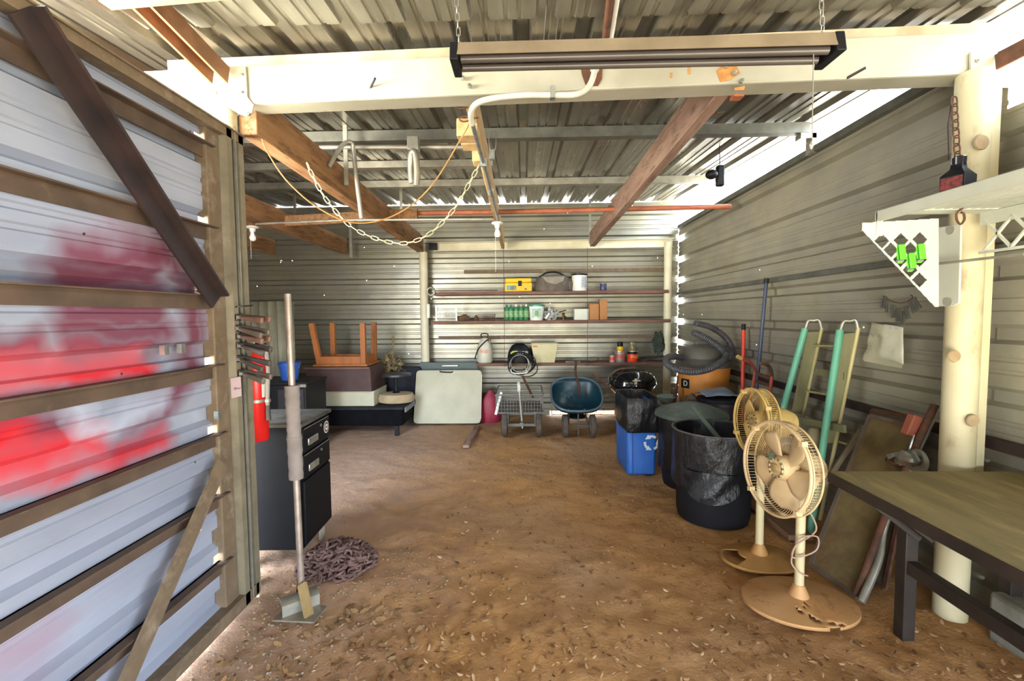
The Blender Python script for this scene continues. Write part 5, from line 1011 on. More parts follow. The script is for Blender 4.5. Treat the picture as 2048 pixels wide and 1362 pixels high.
# green folding ladder frame
ld = T('folding_ladder', 'green and cream folding frame with arched tops and board strips leaning on the right wall', 'folding frame', (1.96, 3.2, 0))
M_lg = mat('mint green paint', '63a98c', '579a80', 4, .5, 0, .02, dirt='7c8c74', dirt_amt=.22); M_lc = mat('cream tube', 'b9ad7c', 'a89c6c', 6, .55, .1, .05); M_strip = mat('olive board', '7f7c58', '6c694a', 6, .8, 0, .1, stretch=(2, 2, .5))
def wt(px, py, x): return PX(px, py, x)
for (gt, gb, ct_, cb_, arch) in ((wt(1610, 657, 2.13), V((1.86, 3.62, 0)), wt(1644, 655, 2.225), wt(1604, 840, 2.19), wt(1627, 641, 2.18)), (wt(1680, 660, 2.13), V((1.925, 3.06, 0)), wt(1717, 656, 2.225), wt(1668, 900, 2.12), wt(1700, 642, 2.18))):
    mb = MB(); mb.tube([gb, gt], .0235, 12); mb.build('front_rail', M_lg, ld)
    mb = MB(); mb.tube([cb_+(cb_-ct_)*.6, ct_], .0125, 10); mb.build('rear_rail', M_lc, ld)
    mb = MB(); mb.tube(catmull([gt-V((0, 0, .02)), gt+(arch-gt)*.35+V((0, 0, .035)), arch, ct_+(arch-ct_)*.35+V((0, 0, .035)), ct_-V((0, 0, .02))], 6), .0115, 10); mb.build('arch', M_galv, ld)
    t1, b1 = ct_+(gt-ct_)*.15, cb_+(gb+(gt-gb)*.45-cb_)*.3
    mb = MB(); w_ = (gt-ct_)*.62; mb.prism([ct_+(gt-ct_)*.12-V((0, 0, .03)), ct_+(gt-ct_)*.75-V((0, 0, .03)), cb_+w_*1.0+V((0, 0, .05)), cb_+(gt-ct_)*.06+V((0, 0, .05))], (-.008, .003, 0)); mb.build('board_strip', M_strip, ld)
for (p1, p2, r_) in (((1622, 691), (1688, 693), .008), ((1632, 743), (1690, 752), .0), ((1608, 781), (1675, 793), .009), ((1640, 872), (1692, 888), .009)):
    a, b = wt(*p1, 2.19), wt(*p2, 2.16); mb = MB()
    if r_: mb.tube([a, b], r_, 8)
    else: mb.bar(a, b, .012, .05, (0, 0, 1))
    mb.build('rung', M_lc if r_ else M_strip, ld)
mb = MB(); mb.bar(wt(1588, 838, 2.10), wt(1690, 858, 2.08), .02, .05, (0, 0, 1)); mb.build('rung', M_strip, ld)
# pedestal fans
M_fan = mat('dusty cream fan', 'ccb48c', 'bb9f76', 5, .55, 0, .03, dirt='9c7a50', dirt_amt=.32, dirt_scale=11)
M_fan2 = mat('yellowed fan', 'c9ab6a', 'b89a58', 5, .55, 0, .03, dirt='8c6c3c', dirt_amt=.3, dirt_scale=11)
M_fpole = mat('cream pole', 'd0c49c', 'c4b68c', 4, .4, 0, 0); M_fbase = mat('rust spotted base', 'c99c6a', 'b58552', 4, .6, 0, .08, dirt='8a5430', dirt_amt=.36, dirt_scale=12)
def fan(name, label, base, hc, yaw, pitch, Rr, roll, m1, mbase, rx, ry, cut, blades, hubz=.0, depth=.13, back=False, rev=1):
    o = T(name, label, 'fan', base, 'pedestal fans'); b = V(base)
    hc = V(hc); hw = Mx.Translation(hc) @ Mx.Rotation(yaw, 4, 'Z') @ Mx.Rotation(R(90)-pitch, 4, 'X') @ Mx.Rotation(roll, 4, 'Z')
    # local: z = the way the fan blows (out of the open rim)
    neck = hw @ V((0, 0, -depth-.05)); 
    mb = MB(); mb.tube([b+V((0, 0, .02)), V((b.x, b.y, neck.z-.10))], .0225, 18); mb.tube([V((b.x, b.y, b.z+.36)), V((b.x, b.y, neck.z-.02))], .017, 14); mb.build('pole', M_fpole, o)
    # base with a ragged break
    mb = MB(); nr, na = 14, 96; vs = [(b.x, b.y, .045)]; 
    for i in range(1, nr+1):
        k_ = i/nr
        for j in range(na):
            a = 2*pi*j/na; z = .012+.035*(1-k_)**1.0 if i < nr else .0
            if i == nr: k2 = 1.012
            else: k2 = k_*1.0/(1-1/nr+.0) if i < nr else 1
            k2 = min(k2, 1.0) if i < nr else 1.006
            vs.append((b.x+cos(a)*rx*k2, b.y+sin(a)*ry*k2, z))
    fs = []
    for j in range(na):
        q = (j+1) % na; fs.append((0, 1+j, 1+q))
        for i in range(nr-1):
            a = (j+.5)/na*360; kk = (i+1.5)/nr
            if cut(a, kk, i): continue
            fs.append((1+i*na+j, 1+(i+1)*na+j, 1+(i+1)*na+q, 1+i*na+q))
    mb.add(vs, fs); mb.build('base', mbase, o, sharp=60, solid=.004)
    mb = MB(); mb.lathe([(.05, .035), (.042, .06), (.03, .085), (.026, .10)], (b.x, b.y, 0), 20); mb.build('collar', mbase, o)
    # rear cage
    mb = MB(); N = 92
    for i in range(N):
        a0 = 2*pi*i/N; pts = []
        for k_ in range(13):
            t_ = k_/12
            if t_ < .3: r_, z = Rr, -depth*.75*(t_/.3)
            else: u_ = (t_-.3)/.7; r_ = Rr*(1-u_)+.055*u_; z = -depth*.75-depth*.35*sin(u_*pi/2)
            a = a0+rev*.55*max(0, (t_-.3)/.7); pts.append((r_*cos(a), r_*sin(a), z))
        mb.tube(pts, .0014, 4)
    for k_ in range(1, 5): r_ = Rr*(1-k_/5)+.055*k_/5; mb.tube([(r_*cos(2*pi*i/40), r_*sin(2*pi*i/40), -depth*.75-depth*.35*sin(k_/5*pi/2)-.001) for i in range(40)], .002, 4, True)
    mb.v = [hw @ p for p in mb.v]; cg = mb.build('rear_cage', m1, o)
    mb = MB(); mb.m = hw
    for z, r2 in ((0, .0075), (-.016, .004), (-depth*.75, .005)): mb.tube([((Rr+.003)*cos(2*pi*i/64), (Rr+.003)*sin(2*pi*i/64), z) for i in range(64)], r2, 8, True)
    mb.build('rim', m1, cg)
    for j in range(4 if not back else 5):
        a = 2*pi*j/4+.6; mb = MB(); mb.m = hw; mb.cbox((Rr*cos(a)*1.02, Rr*sin(a)*1.02, -.004), (.022, .022, .03)); mb.build('rim_clip', m1, cg)
    mb = MB(); mb.m = hw; mb.lathe([(.055, -depth*1.12), (.085, -depth*1.05), (.085, -depth*1.12-.09), (.06, -depth*1.12-.15), (.02, -depth*1.12-.16)], (0, 0, 0), 28); mb.build('motor', m1, o)
    mb = MB(); mb.bar(hw @ V((0, 0, -depth-.08)), V((b.x, b.y, neck.z-.06)), .05, .05); mb.build('neck', m1, o, bevel=.01)
    # hub and blades
    rot = T  # noqa
    mb = MB(); mb.m = hw; mb.lathe([(.062, -.10), (.064, -.055), (.058, -.028), (.05, -.012), (.02, -.008)], (0, 0, hubz), 32); hub = mb.build('hub', m1, o)
    mb = MB(); mb.m = hw; mb.tube([((.045)*cos(2*pi*i/40), (.045)*sin(2*pi*i/40), hubz-.008) for i in range(40)], .0035, 6, True); mb.build('hub_ring', M_fpole, hub)
    for i in range(12):
        if i % 3 == 2 and back: continue
        a = 2*pi*i/12; mb = MB(); mb.m = hw; mb.cbox((.046*cos(a), .046*sin(a), hubz-.006), (.01, .01, .008)); mb.build('hub_mark', mat('hub mark', '7a6440', '6c5838', 5, .6), hub)
    mb = MB(); mb.m = hw; mb.lathe([(.022, -.01), (.02, .004), (.008, .008)], (0, 0, hubz), 18); mb.build('cap_nut', mat('cap nut', 'a88c5c', '8f764c', 5, .5), hub)
    for i in range(5):
        a0 = 2*pi*i/5+blades; mb = MB(); vs = []; n1, n2 = 10, 7
        for j in range(n1+1):
            t_ = j/n1; r_ = .045+(Rr*.86-.045)*t_; wdt = .030+(.050)*sin(min(1, t_*1.15)*pi*.62)**1.2 if t_ < .98 else .03
            if t_ > .8: wdt *= sqrt(max(.02, 1-((t_-.8)/.2)**2*.93))
            for k_ in range(n2+1):
                s_ = (k_/n2-.5)*2; tw = .75-.35*t_
                x, y = r_, s_*wdt; z = -.055-sin(tw)*y*.62+.012*(1-s_*s_)
                y2 = y*cos(tw*.6)+.035*t_
                vs.append((x*cos(a0)-y2*sin(a0), x*sin(a0)+y2*cos(a0), z+hubz))
        mb.m = hw; mb.add(vs, [(j*(n2+1)+k_, j*(n2+1)+k_+1, (j+1)*(n2+1)+k_+1, (j+1)*(n2+1)+k_) for j in range(n1) for k_ in range(n2)])
        mb.build('blade', m1, o, solid=.003, sharp=60)
    return o
b = PZ(1597, 1205, 0); b.z = 0
hcp = PY(1549, 936, b.y-.05)
def cutA(a, k_, i):
    e = 262+14*sin(k_*9)+6*sin(k_*23)                # jagged crack toward the front edge
    w_ = .8+3.4*max(0, k_-.35)+(7 if .62 < k_ < .72 else 0)*.0
    if .22 < k_ and abs(a-e-18*(k_-.5)) < w_*1.6: return True
    return False
f1 = fan('pedestal_fan', 'dusty cream pedestal fan in front, standing on a cracked round base', b, hcp, R(-80), R(4), .226, .2, M_fan, M_fbase, .275, .215, cutA, R(110), depth=.085)
mb = MB(); P = catmull([V((b.x+.03, b.y-.01, .50)), V((b.x+.06, b.y-.03, .40)), V((b.x-.05, b.y-.05, .33)), V((b.x-.055, b.y-.04, .26)), V((b.x+.05, b.y-.045, .30)), V((b.x+.06, b.y-.04, .37)), V((b.x-.03, b.y-.045, .36)), V((b.x-.06, b.y-.03, .24)), V((b.x-.02, b.y-.03, .18)), V((b.x+.03, b.y-.02, .155))], 8)
mb.tube(P, .004, 6); mb.build('power_cord', mat('dirty cord', 'b49a86', 'a08674', 6, .6), f1)
b2 = PZ(1518, 1118, 0); b2.z = 0
def cutB(a, k_, i): return 150 < a < 215 and .5 < k_ < .86
f2 = fan('pedestal_fan', 'yellowed pedestal fan behind the front fan, turned farther left, base with a handle hole', b2, PY(1501, 842, b2.y-.04), R(-88), R(3), .188, .0, M_fan2, mat('tan fan base', 'b88a4c', 'a07440', 5, .6, 0, .08, dirt='7c5430', dirt_amt=.35), .225, .175, cutB, R(75), depth=.09)
# workbench
wbn = T('workbench', 'steel workbench with a scuffed wooden top at the lower right', 'workbench', (1.85, 1.4, 0)); ztb = .755
M_btop = mat('scuffed bench top', '8a7a52', '70633f', 3, .75, 0, .06, stretch=(3, .6, 1), dirt='9c8a5a', dirt_amt=.4, dirt_scale=5); M_bst = mat('bench steel', '362e2a', '282220', 7, .55, .3, .08)
mb = MB(); mb.box(1.43, 2.28, .25, 2.145, ztb-.028, ztb); mb.build('top', M_btop, wbn, bevel=.003)
mb = MB(); mb.box(1.424, 1.436, .25, 2.145, ztb-.05, ztb-.004); mb.box(1.436, 1.48, .25, 2.145, ztb-.05, ztb-.029); mb.build('edge_angle', M_bst, wbn)
for x, y in ((1.765, 2.10), (2.24, 2.1), (1.78, .45), (2.22, .45)): mb = MB(); mb.box(x-.028, x+.028, y-.028, y+.028, -.03, ztb-.03); mb.build('leg', M_bst, wbn, bevel=.003)
mb = MB(); mb.bar(V((1.50, 2.03, ztb-.045)), V((1.77, 2.03, .50)), .012, .06, (0, 0, 1)); mb.bar(V((1.50, 2.0, ztb-.045)), V((1.77, 2.0, .50)), .05, .012, (0, 0, 1)); mb.build('brace', M_bst, wbn)
mb = MB(); mb.box(1.745, 1.79, .3, 2.07, .30, .36); mb.build('lower_rail', M_bst, wbn, bevel=.003); mb = MB(); mb.box(1.5, 2.25, 2.07, 2.13, ztb-.09, ztb-.03); mb.build('cross_rail', M_bst, wbn)
# leaning panels behind the bench
def quad_panel(name, label, cat, pts, th, m1, frame_w=0, mf=None, group=None):
    P4 = [V(p) for p in pts]; n_ = (P4[1]-P4[0]).cross(P4[3]-P4[0]).normalized()
    o = T(name, label, cat, (P4[0]+P4[1])/2, group); mb = MB(); mb.prism(P4, n_*th); mb.build('panel', m1, o)
    if frame_w:
        for i in range(4): mb = MB(); mb.bar(P4[i], P4[(i+1) % 4], frame_w, frame_w*.9, n_); mb.build('frame_bar', mf, o)
    return o
M_pan = mat('rusty olive panel', '75653f', '5c4c30', 8, .85, 0, .2, dirt='8a5c30', dirt_amt=.35)
pA, pB = PZ(1622, 1130, .0), PZ(1716, 1195, .0); tA, tB = PX(1742, 832, 2.17), PX(1835, 856, 2.2)
quad_panel('screen_panel', 'rusty framed panel leaning on the right wall behind the bench corner', 'panel', (pA, pB, tB, tA), .006, M_pan, .024, mat('dusty frame bar', '6c5c50', '584a40', 7, .8))
o = quad_panel('screen_panel', 'second rusty panel behind the first, with a dark upper corner', 'panel', (pA+V((.20, .12, 0)), pB+V((.2, .08, 0)), PX(1838, 836, 2.235), PX(1745, 820, 2.235)), .006, mat('dark rusty panel', '5e5038', '453a30', 8, .85, 0, .2), .02, M_rust)
mb = MB(); mb.tube([PZ(1712, 1190, .02), PX(1778, 1010, 1.93), PX(1870, 810, 2.2)], .018, 10); mb.build('steel_tube', M_rust, tagged=('reddish brown tube leaning along the front of the rusty panel', 'tube'))
mb = MB(); mb.tube(catmull([PZ(1722, 1204, .02), PX(1757, 1120, 1.85), PX(1775, 1030, 1.95), PX(1862, 840, 2.2)], 6), .019, 10); mb.build('steel_tube', M_galv, tagged=('grey bent tube leaning right of the reddish tube under the bench', 'tube'))
mb = MB(); mb.bar(PX(1648, 900, 2.0)+V((0, 0, -.25)), PX(1722, 860, 2.18), .03, .025); mb.build('steel_tube', mat('dusty bar', '8a7c66', '74664f', 7, .8), tagged=('dusty bar leaning left of the rusty panel behind the ladder foot', 'bar'))
mb = MB(); p = PX(1827, 852, 2.12); mb.bar(p-V((.02, 0, .055)), p+V((.02, 0, .055)), .075, .05, (0, 1, 0)); mb.build('red_block', mat('dull red block', '96513c', '844634', 5, .7), tagged=('dull red block at the top of the rusty leaning panel', 'block'), bevel=.006)
# tool cluster hanging above the far bench edge
tcl = T('tool_cluster', 'tangle of rusty clamps and a grey coil piled behind the far bench edge', 'tool pile', PX(1815, 935, 2.05)); p = PX(1815, 918, 2.03)
mb = MB(); mb.ball(p, (.05, .06, .042), 14, jit=.5); mb.build('clamp_body', M_galv, tcl)
mb = MB(); q = PX(1836, 925, 2.03); 
for i in range(3): mb.tube([q+V((.01*sin(a), .05*cos(a)+.004*i, .045*sin(a)+.006*i)) for a in [2*pi*j/20 for j in range(20)]], .011, 8, True)
mb.build('coil', mat('grey rubber coil', '6f6c5c', '5c594c', 8, .7), tcl)
mb = MB(); mb.bar(PX(1776, 914, 2.0), PX(1802, 905, 2.02), .03, .012, (1, 0, 0), .012); mb.build('blade', M_bolt, tcl); mb = MB(); mb.bar(PX(1826, 902, 2.0), PX(1835, 925, 1.99), .012, .012, (1, 0, 0), .03); mb.build('blade', M_bolt, tcl); mb = MB(); mb.ball(PX(1785, 922, 2.02), (.03, .04, .022), 12, jit=.4); mb.build('knob', M_rust, tcl)
mb = MB(); mb.tube([PX(1828, 870, 2.06), PX(1818, 900, 2.03)], .005, 6); mb.build('rod', M_bolt, tcl)
mb = MB(); mb.lathe([(.05, 0), (.055, .03), (.05, .09), (.03, .12)], PX(1630, 872, 2.06)-V((0, 0, .06)), 14); mb.build('bottle', mat('tan bottle', '8f8462', '7a7052', 6, .6), tagged=('tan bottle hanging behind the green ladder rail near the front fan', 'bottle'))
mb = MB(); mb.bar(V((1.80, 2.95, .03)), V((1.80, 3.65, .03)), .16, .035); mb.build('plank', mat('reddish plank', '7c5a42', '684a36', 5, .85, 0, .1, stretch=(3, .5, 3)), tagged=('reddish brown plank lying on the dirt behind the fan poles', 'plank'), bevel=.004)

# ---------------------------------------------------------------- white lattice shelf
ws2 = T('wall_shelf', 'white plastic shelf with lattice bracket fixed to the cream post above the bench', 'shelf', (1.9, 2.1, 1.93)); M_ws = mat('dusty white plastic', 'c6c8bb', 'b8baab', 4, .45, 0, .02, dirt='a8a894', dirt_amt=.25)
zs = 1.955; yb_, xf, xk = 2.14, 1.60, 2.06
mb = MB(); mb.box(xf, xf+.016, .3, yb_, zs-.045, zs+.004); mb.build('front_edge', M_ws, ws2, bevel=.003)
mb = MB()
for y in [yb_-.0, 1.72, 1.3, .88, .45]: mb.box(xf+.006, xk, y-.09, y, zs-.014, zs)
for i in range(12): x = xf+.03+i*.038; mb.box(x, x+.018, .3, yb_, zs-.012, zs-.002)
mb.build('slatted_top', M_ws, ws2)
mb = MB(); mb.box(xf, xf+.028, yb_-.012, yb_+.006, zs-.11, zs); mb.build('end_lug', M_ws, ws2, bevel=.003)
def holed(mb, inside, holes, u0, u1, w0, w1, n, pos, th):
    """grid plate with holes left out"""
    du, dw = (u1-u0)/n, (w1-w0)/n; keep = {}
    for i in range(n):
        for j in range(n):
            u, w = u0+(i+.5)*du, w0+(j+.5)*dw
            if inside(u, w) and not any(abs(u-hx_)+abs(w-hz_) < hr for hx_, hz_, hr in holes): keep[i, j] = 1
    for (i, j) in keep:
        a, b, c_, d_ = [(u0+(i+p)*du, w0+(j+q)*dw) for p, q in ((0, 0), (1, 0), (1, 1), (0, 1))]
        mb.add([pos(*p, 0) for p in (a, b, c_, d_)], [(0, 1, 2, 3)])
# bracket: triangular plate made from bars so the diamonds are true openings
def bx(px, py): q = PY(px, py, yb_); return q
mb = MB(); th = .008
def plate(mb, pts, n_): mb.prism([bx(*p)-V((0, th/2, 0)) for p in pts], (0, th, 0))
Lw = .0095
def pbar(mb, p, q, w=Lw): mb.bar(bx(*p), bx(*q), th, w, (0, 0, 1)) if False else mb.bar(bx(*p), bx(*q), th, w, (bx(*q)-bx(*p)).cross(V((0, 1, 0))))
H9 = [(1763, 482, 15.5), (1801, 481, 15.5), (1839, 479, 15.5), (1781, 500, 15.5), (1820, 499, 15.5), (1800, 519, 15.5), (1838, 519, 15.5), (1819, 540, 15.5), (1838, 560, 15.5)]
holed(mb, lambda u, w: w < 464+(u-1727)*1.05 and w > 446-(u-1727)*.06, H9, 1724, 1876, 436, 614, 130, lambda u, w, d: bx(u, w), th)
mb.build('lattice_bracket', M_ws, ws2, clean=True, solid=.008, sharp=60)
mb = MB(); mb.prism([PX(x, y, xk-.06) for x, y in ((1874, 455), (1922, 447), (1918, 606), (1906, 613), (1876, 613))], (.01, 0, 0)); mb.build('back_plate', M_ws, ws2, bevel=.004)
for px, py in ((1902, 460), (1897, 604)):
    q = PX(px, py, xk-.062); mb = MB(); mb.v = []; mb.tube([q, q-V((.004, 0, 0))], .021, 20); mb.build('screw_cover', mat('grey disc', '9c9c90', '8a8a7e', 6, .5), ws2)
mb = MB(); y0_, y1_ = .35, 2.13; zt_, zb_ = zs-.05, zs-.185; x_ = xk+.0
mb.box(x_-.008, x_, y0_, y1_, zt_-.02, zs-.014); mb.box(x_-.008, x_, y0_, y1_, zb_-.012, zb_); yy = y1_-.02
while yy > y0_:
    for s_ in (-1, 1): mb.bar(V((x_-.004, yy, zb_)) if s_ > 0 else V((x_-.004, yy, zt_)), V((x_-.004, yy-.115, zt_)) if s_ > 0 else V((x_-.004, yy-.115, zb_)), .008, .012, (1, 0, 0))
    yy -= .115
mb.build('lattice_back', M_ws, ws2)
mb = MB(); mb.tube([PX(1846, 531, 1.93), PX(2048, 508, 1.98)], .006, 8); mb.build('dowel', M_galv, tagged=('thin grey rod laid through the lattice of the white shelf', 'rod'))
# bottle on the shelf
ob = T('bottle', 'square black bottle with red label standing on the white lattice shelf', 'bottle', (1.83, 2.00, zs)); c = ob.location; rot = Mx.Translation(c) @ Mx.Rotation(R(24), 4, 'Z')
mb = MB(); mb.m = rot; mb.add([(s*w, t_*d, z) for z, w, d in ((0, .048, .04), (.115, .05, .042), (.145, .022, .022), (.165, .02, .02)) for s, t_ in ((-1, -1), (1, -1), (1, 1), (-1, 1))], [(3, 2, 1, 0)]+[(j*4+i, j*4+(i+1) % 4, j*4+4+(i+1) % 4, j*4+4+i) for j in range(3) for i in range(4)]+[(12, 13, 14, 15)]); mb.build('body', M_black, ob, bevel=.005)
mb = MB(); mb.m = rot; mb.lathe([(.024, .16), (.025, .19), (.02, .195)], (0, 0, 0), 18); mb.build('cap', mat('shiny black', '1a1b22', '22232a', 5, .15), ob)
mb = MB(); mb.m = rot; mb.box(-.0512, -.048, -.036, .036, .015, .105); mb.build('label', mat('red print on dark', 'a8342a', '3c2622', 60, .5), ob)
text('lettering', 'OIL', .022, mat('red lettering', 'd04434', 'c03a2c', 5, .5), ob, rot @ frame((-.008, -.0455, .085), (1, 0, 0), (0, -1, 0))) if False else None
# rusty hanging chain with hook
ch = T('hanging_chain', 'rusty steel chain with a hook hanging in front of the cream post', 'chain', PY(1917, 440, 2.06)); p, e = PY(1908, 195, 2.12), PY(1921, 418, 2.05); n_ = 14; mb = MB()
for i in range(n_): q = p+(e-p)*((i+.5)/n_); mb.link(q, (e-p), (1, 0, 0) if i % 2 else (0, 1, 0), (e-p).length/n_*1.30, .026, .0032, 6)
mb.build('links', M_rust, ch); mb = MB(); mb.tube(catmull([e, e+V((-.016, 0, -.02)), e+V((-.012, 0, -.05)), e+V((.004, 0, -.065)), e+V((.018, 0, -.045)), e+V((.014, 0, -.02)), e+V((.004, 0, -.014))], 5), .0045, 8); mb.build('hook', M_rust, ch)
mb = MB(); q0 = PY(1905, 192, 2.13); mb.tube([q0, PY(1896, 250, 2.13), PY(1898, 318, 2.10)], .0025, 5); mb.build('wire', M_dark_iron, tagged=('thin dark wire hanging beside the rusty chain down to the black bottle', 'wire'))
# bright green clips on the bracket
M_gc = mat('bright green plastic', '5fd62c', '54c524', 5, .4)
for px, py, lab in ((1801, 509, 'left bright green clip on the white lattice bracket'), (1821, 526, 'lowest, middle bright green clip on the lattice bracket'), (1840, 508, 'right bright green clip on the white lattice bracket')):
    q = PY(px, py, yb_-.012); o = T('clip', lab, 'clip', q-V((0, 0, .04)), 'green clips on the shelf bracket')
    mb = MB(); mb.bar(q+V((.0, -.004, .045)), q+V((.004, -.012, -.025)), .028, .008, (0, 1, 0)); mb.build('arm', M_gc, o, bevel=.003)
    mb = MB(); mb.bar(q+V((.0, .012, .04)), q+V((.002, .004, -.04)), .022, .008, (0, 1, 0)); mb.build('arm', M_gc, o, bevel=.003)
    mb = MB(); mb.tube([q+V((-.012, .002, -.028)), q+V((.014, .002, -.028))], .007, 8); mb.build('spring', M_bolt, o)
# bunch of metal spring clips, plastic bag with papers
bc = T('clip_bunch', 'bunch of grey metal clips hanging on the right wall above the plastic bag', 'clips', PX(1800, 620, 2.26)); random.seed(5)
for i, (px, py, tl) in enumerate(((1768, 603, -.25), (1776, 612, -.15), (1787, 622, .05), (1796, 630, .1), (1806, 634, 0), (1814, 624, .25), (1824, 612, .5), (1833, 606, .6))):
    q = PX(px, py, 2.235); d = V((0, -sin(tl), -cos(tl))); s_ = V((0, -cos(tl), sin(tl)))
    mb = MB()
    for w_ in (-1, 1): mb.bar(q+s_*.004*w_-d*.03, q+s_*.011*w_+d*.04, .006, .012, (1, 0, 0))
    mb.tube([q+s_*.012-d*.03, q-s_*.012-d*.03], .006, 6); mb.build('metal_clip', M_galv_d, bc)
mb = MB(); mb.tube(catmull([PX(x, y, 2.24) for x, y in ((1766, 592), (1785, 603), (1805, 606), (1825, 596), (1822, 590))], 5), .003, 5); mb.build('hanger_wire', M_rust, bc)
pb = T('plastic_bag', 'clear flat plastic bag of white papers pinned to the right wall', 'bag', PX(1772, 735, 2.24)); M_clear = mat('clear film', 'd8d2b4', 'cfc8a8', 4, .2, alpha=.4)
mb = MB(); n = 10; C4 = [PX(*p, 2.245) for p in ((1732, 722), (1809, 737), (1813, 658), (1748, 645))]
vs = [(C4[0]*(1-u)+C4[1]*u)*(1-w)+(C4[3]*(1-u)+C4[2]*u)*w+V((-.016+.02*NZ.noise(V((u*4, w*4, 2))), 0, 0)) for w in [j/n for j in range(n+1)] for u in [i/n for i in range(n+1)]]
gf = [(j*(n+1)+i, j*(n+1)+i+1, (j+1)*(n+1)+i+1, (j+1)*(n+1)+i) for j in range(n) for i in range(n)]
mb.add(vs, gf); mb.build('film', M_clear, pb)
mb = MB(); C4 = [PX(*p, 2.25) for p in ((1757, 712), (1807, 728), (1806, 655), (1768, 648))]
mb.add([(C4[0]*(1-u)+C4[1]*u)*(1-w)+(C4[3]*(1-u)+C4[2]*u)*w+V((.006*NZ.noise(V((u*4, w*4, 5))), 0, 0)) for w in [j/n for j in range(n+1)] for u in [i/n for i in range(n+1)]], gf); mb.build('papers', mat('white paper', 'd6d6cc', 'c8c8bc', 5, .8), pb, solid=.003)

# ================================================================ leaves and stones on the dirt
KEEP = [(1.1, 1.7, 3.1, 3.66), (1.18, 1.77, 3.74, 4.32), (.9, 1.3, 4.15, 4.8), (1.13, 1.70, 2.10, 2.60), (1.2, 1.68, 2.58, 2.98), (1.4, 2.3, 4.75, 5.5), (1.74, 1.82, 1.9, 2.1), (2.05, 2.25, 2.15, 2.4), (1.6, 2.3, 2.3, 2.9), (-1.8, -1.3, 2.6, 3.1), (-1.42, -.9, 2.5, 2.98), (-1.3, -.95, 2.2, 2.34), (1.6, 1.9, 2.7, 3.65), (2.15, 2.3, 0, 2.2)]
def scatter(name, label, cat, n, area, m1, mk, seed):
    random.seed(seed); mb = MB(); c_ = 0
    while c_ < n:
        x, y = area()
        if not (-1.42 < x < 2.2 or y > 2.5) or any(a_ < x < b_ and c__ < y < d_ for a_, b_, c__, d_ in KEEP): continue
        mk(mb, x, y); c_ += 1
    o = mb.build(name, m1, loc=(0, 0, 0), sharp=180); tag(o, label, cat, kind='stuff'); return o
def leaf(mb, x, y):
    L, w = random.uniform(.007, .019), random.uniform(.3, .55); a = random.uniform(0, 2*pi); z = fz(x, y)+.004; t1, t2, b_ = random.uniform(-.35, .35), random.uniform(-.3, .3), random.uniform(-.15, .5)
    u, s_ = V((cos(a), sin(a), t1)).normalized(), V((-sin(a), cos(a), t2)).normalized(); o_ = V((x, y, z)); up = V((0, 0, L*b_))
    P5 = [o_-u*L+up, o_-u*L*.4+s_*L*w, o_+u*L*.5+s_*L*w*.9, o_+u*L*1.1+up, o_+u*L*.5-s_*L*w*.9, o_-u*L*.4-s_*L*w]
    mb.add(P5, [(0, 1, 2, 3), (0, 3, 4, 5)])
def pebble(mb, x, y):
    r_ = random.uniform(.003, .008); mb.ball((x, y, fz(x, y)+r_*.3), (r_*random.uniform(.8, 1.4), r_, r_*.7), 6, jit=.5)
def areaL():
    if random.random() < .55: return random.uniform(-1.4, 2.2), 1.2+abs(random.gauss(0, .55))
    return random.uniform(-.6, 2.2), random.uniform(1.0, 5.5)
def areaP():
    return random.gauss(-1.15, .35), random.uniform(1.1, 3.0)
t = NT('dry leaves'); g = t.n.new('ShaderNodeNewGeometry'); cr = t.n.new('ShaderNodeValToRGB'); t.link(g.outputs['Random Per Island'], cr.inputs[0])
cr.color_ramp.elements[0].color = lin('6b4a30'); cr.color_ramp.elements[1].color = lin('bfa07c'); e = cr.color_ramp.elements.new(.55); e.color = lin('a67c50')
t.link(cr.outputs[0], t.b.inputs['Base Color']); t.b.inputs['Roughness'].default_value = .8
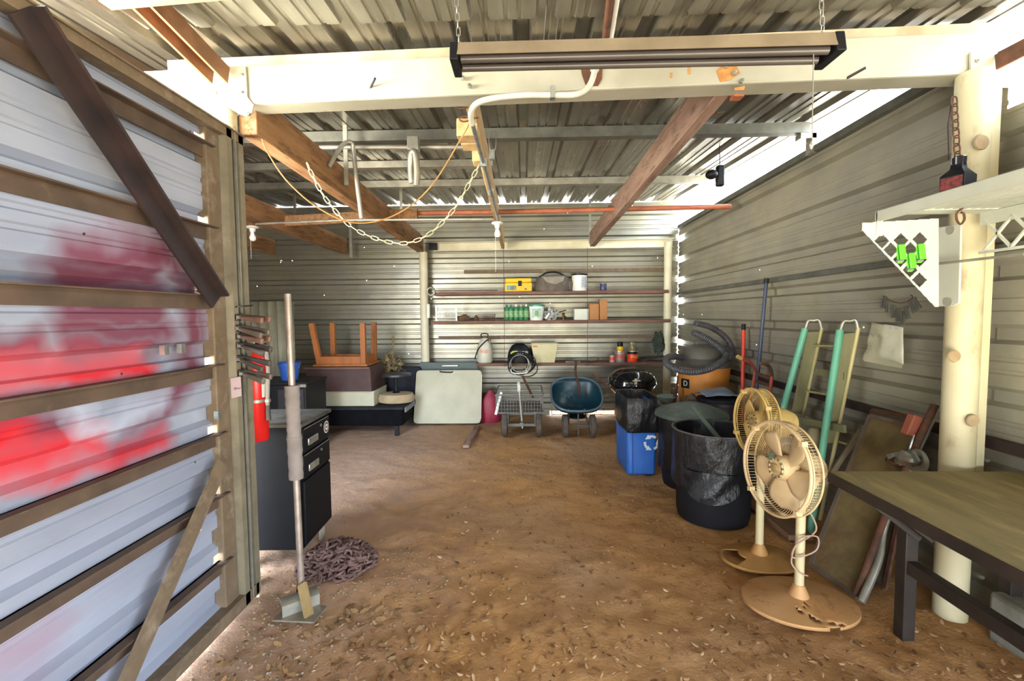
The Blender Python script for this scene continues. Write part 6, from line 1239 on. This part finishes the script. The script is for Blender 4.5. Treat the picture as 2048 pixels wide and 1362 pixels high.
scatter('dry_leaves', 'scattered small dry leaves over the dirt floor', 'leaves', 4200, areaL, t.m, leaf, 21)
scatter('pebbles', 'pale pebbles and grit on the dirt below the door edge', 'pebbles', 900, areaP, mat('pale grit', '94846f', '74634f', 30, .9), pebble, 22)
def big_leaf(mb, x, y):
    global leaf
    L = random.uniform(.018, .034); a = random.uniform(0, 2*pi); z = fz(x, y)+.008; u, s_ = V((cos(a), sin(a), random.uniform(-.2, .3))), V((-sin(a), cos(a), random.uniform(-.4, .4))); o_ = V((x, y, z)); 
    mb.add([o_-u*L, o_-u*L*.3+s_*L*.4, o_+u*L*.5+s_*L*.35, o_+u*L, o_+u*L*.5-s_*L*.35, o_-u*L*.3-s_*L*.4], [(0, 1, 2, 3), (0, 3, 4, 5)])
scatter('curled_leaves', 'larger curled tan leaves in the lower left dirt', 'leaves', 90, lambda: (random.uniform(-1.35, -.5), random.uniform(1.6, 2.3)), mat('tan leaf', 'a4855c', '8c6c46', 15, .7), big_leaf, 23)
# lumber lying in the dirt near the cart
mb = MB(); mb.bar(PZ(955, 852, .012), PZ(932, 893, .012), .07, .03); mb.build('plank', M_wood2, tagged=('short brown plank lying on the dirt in front of the beige table', 'plank'))

# small things on the back posts
p = PY(1318, 685, 6.58); mb = MB(); mb.ball((p.x, 6.58, p.z), (.085, .04, .16), 16, jit=.7); mb.build('hanging_cloth', mat('dark green cloth', '3f4a40', '2e362f', 12, .9, 0, .3), tagged=('dark green wadded cloth hanging left of the right back post above the saw', 'cloth'))
p = PY(856, 622, 6.62); mb = MB(); mb.tube([(p.x, 6.634, p.z-.10), (p.x, 6.634, p.z+.10)], .028, 12); mb.build('white_tube', M_white, tagged=('short white plastic tube strapped on the back left post', 'tube'))
p = PZ(724, 1140, .0); mb = MB(); mb.bar(p+V((-.015, -.01, .012)), p+V((.02, .015, .02)), .018, .004); mb.build('wrapper', mat('pale blue wrapper', '7fa0d0', '6a8cc0', 5, .4), tagged=('tiny blue wrapper lying beside the rusty chain heap', 'wrapper'))
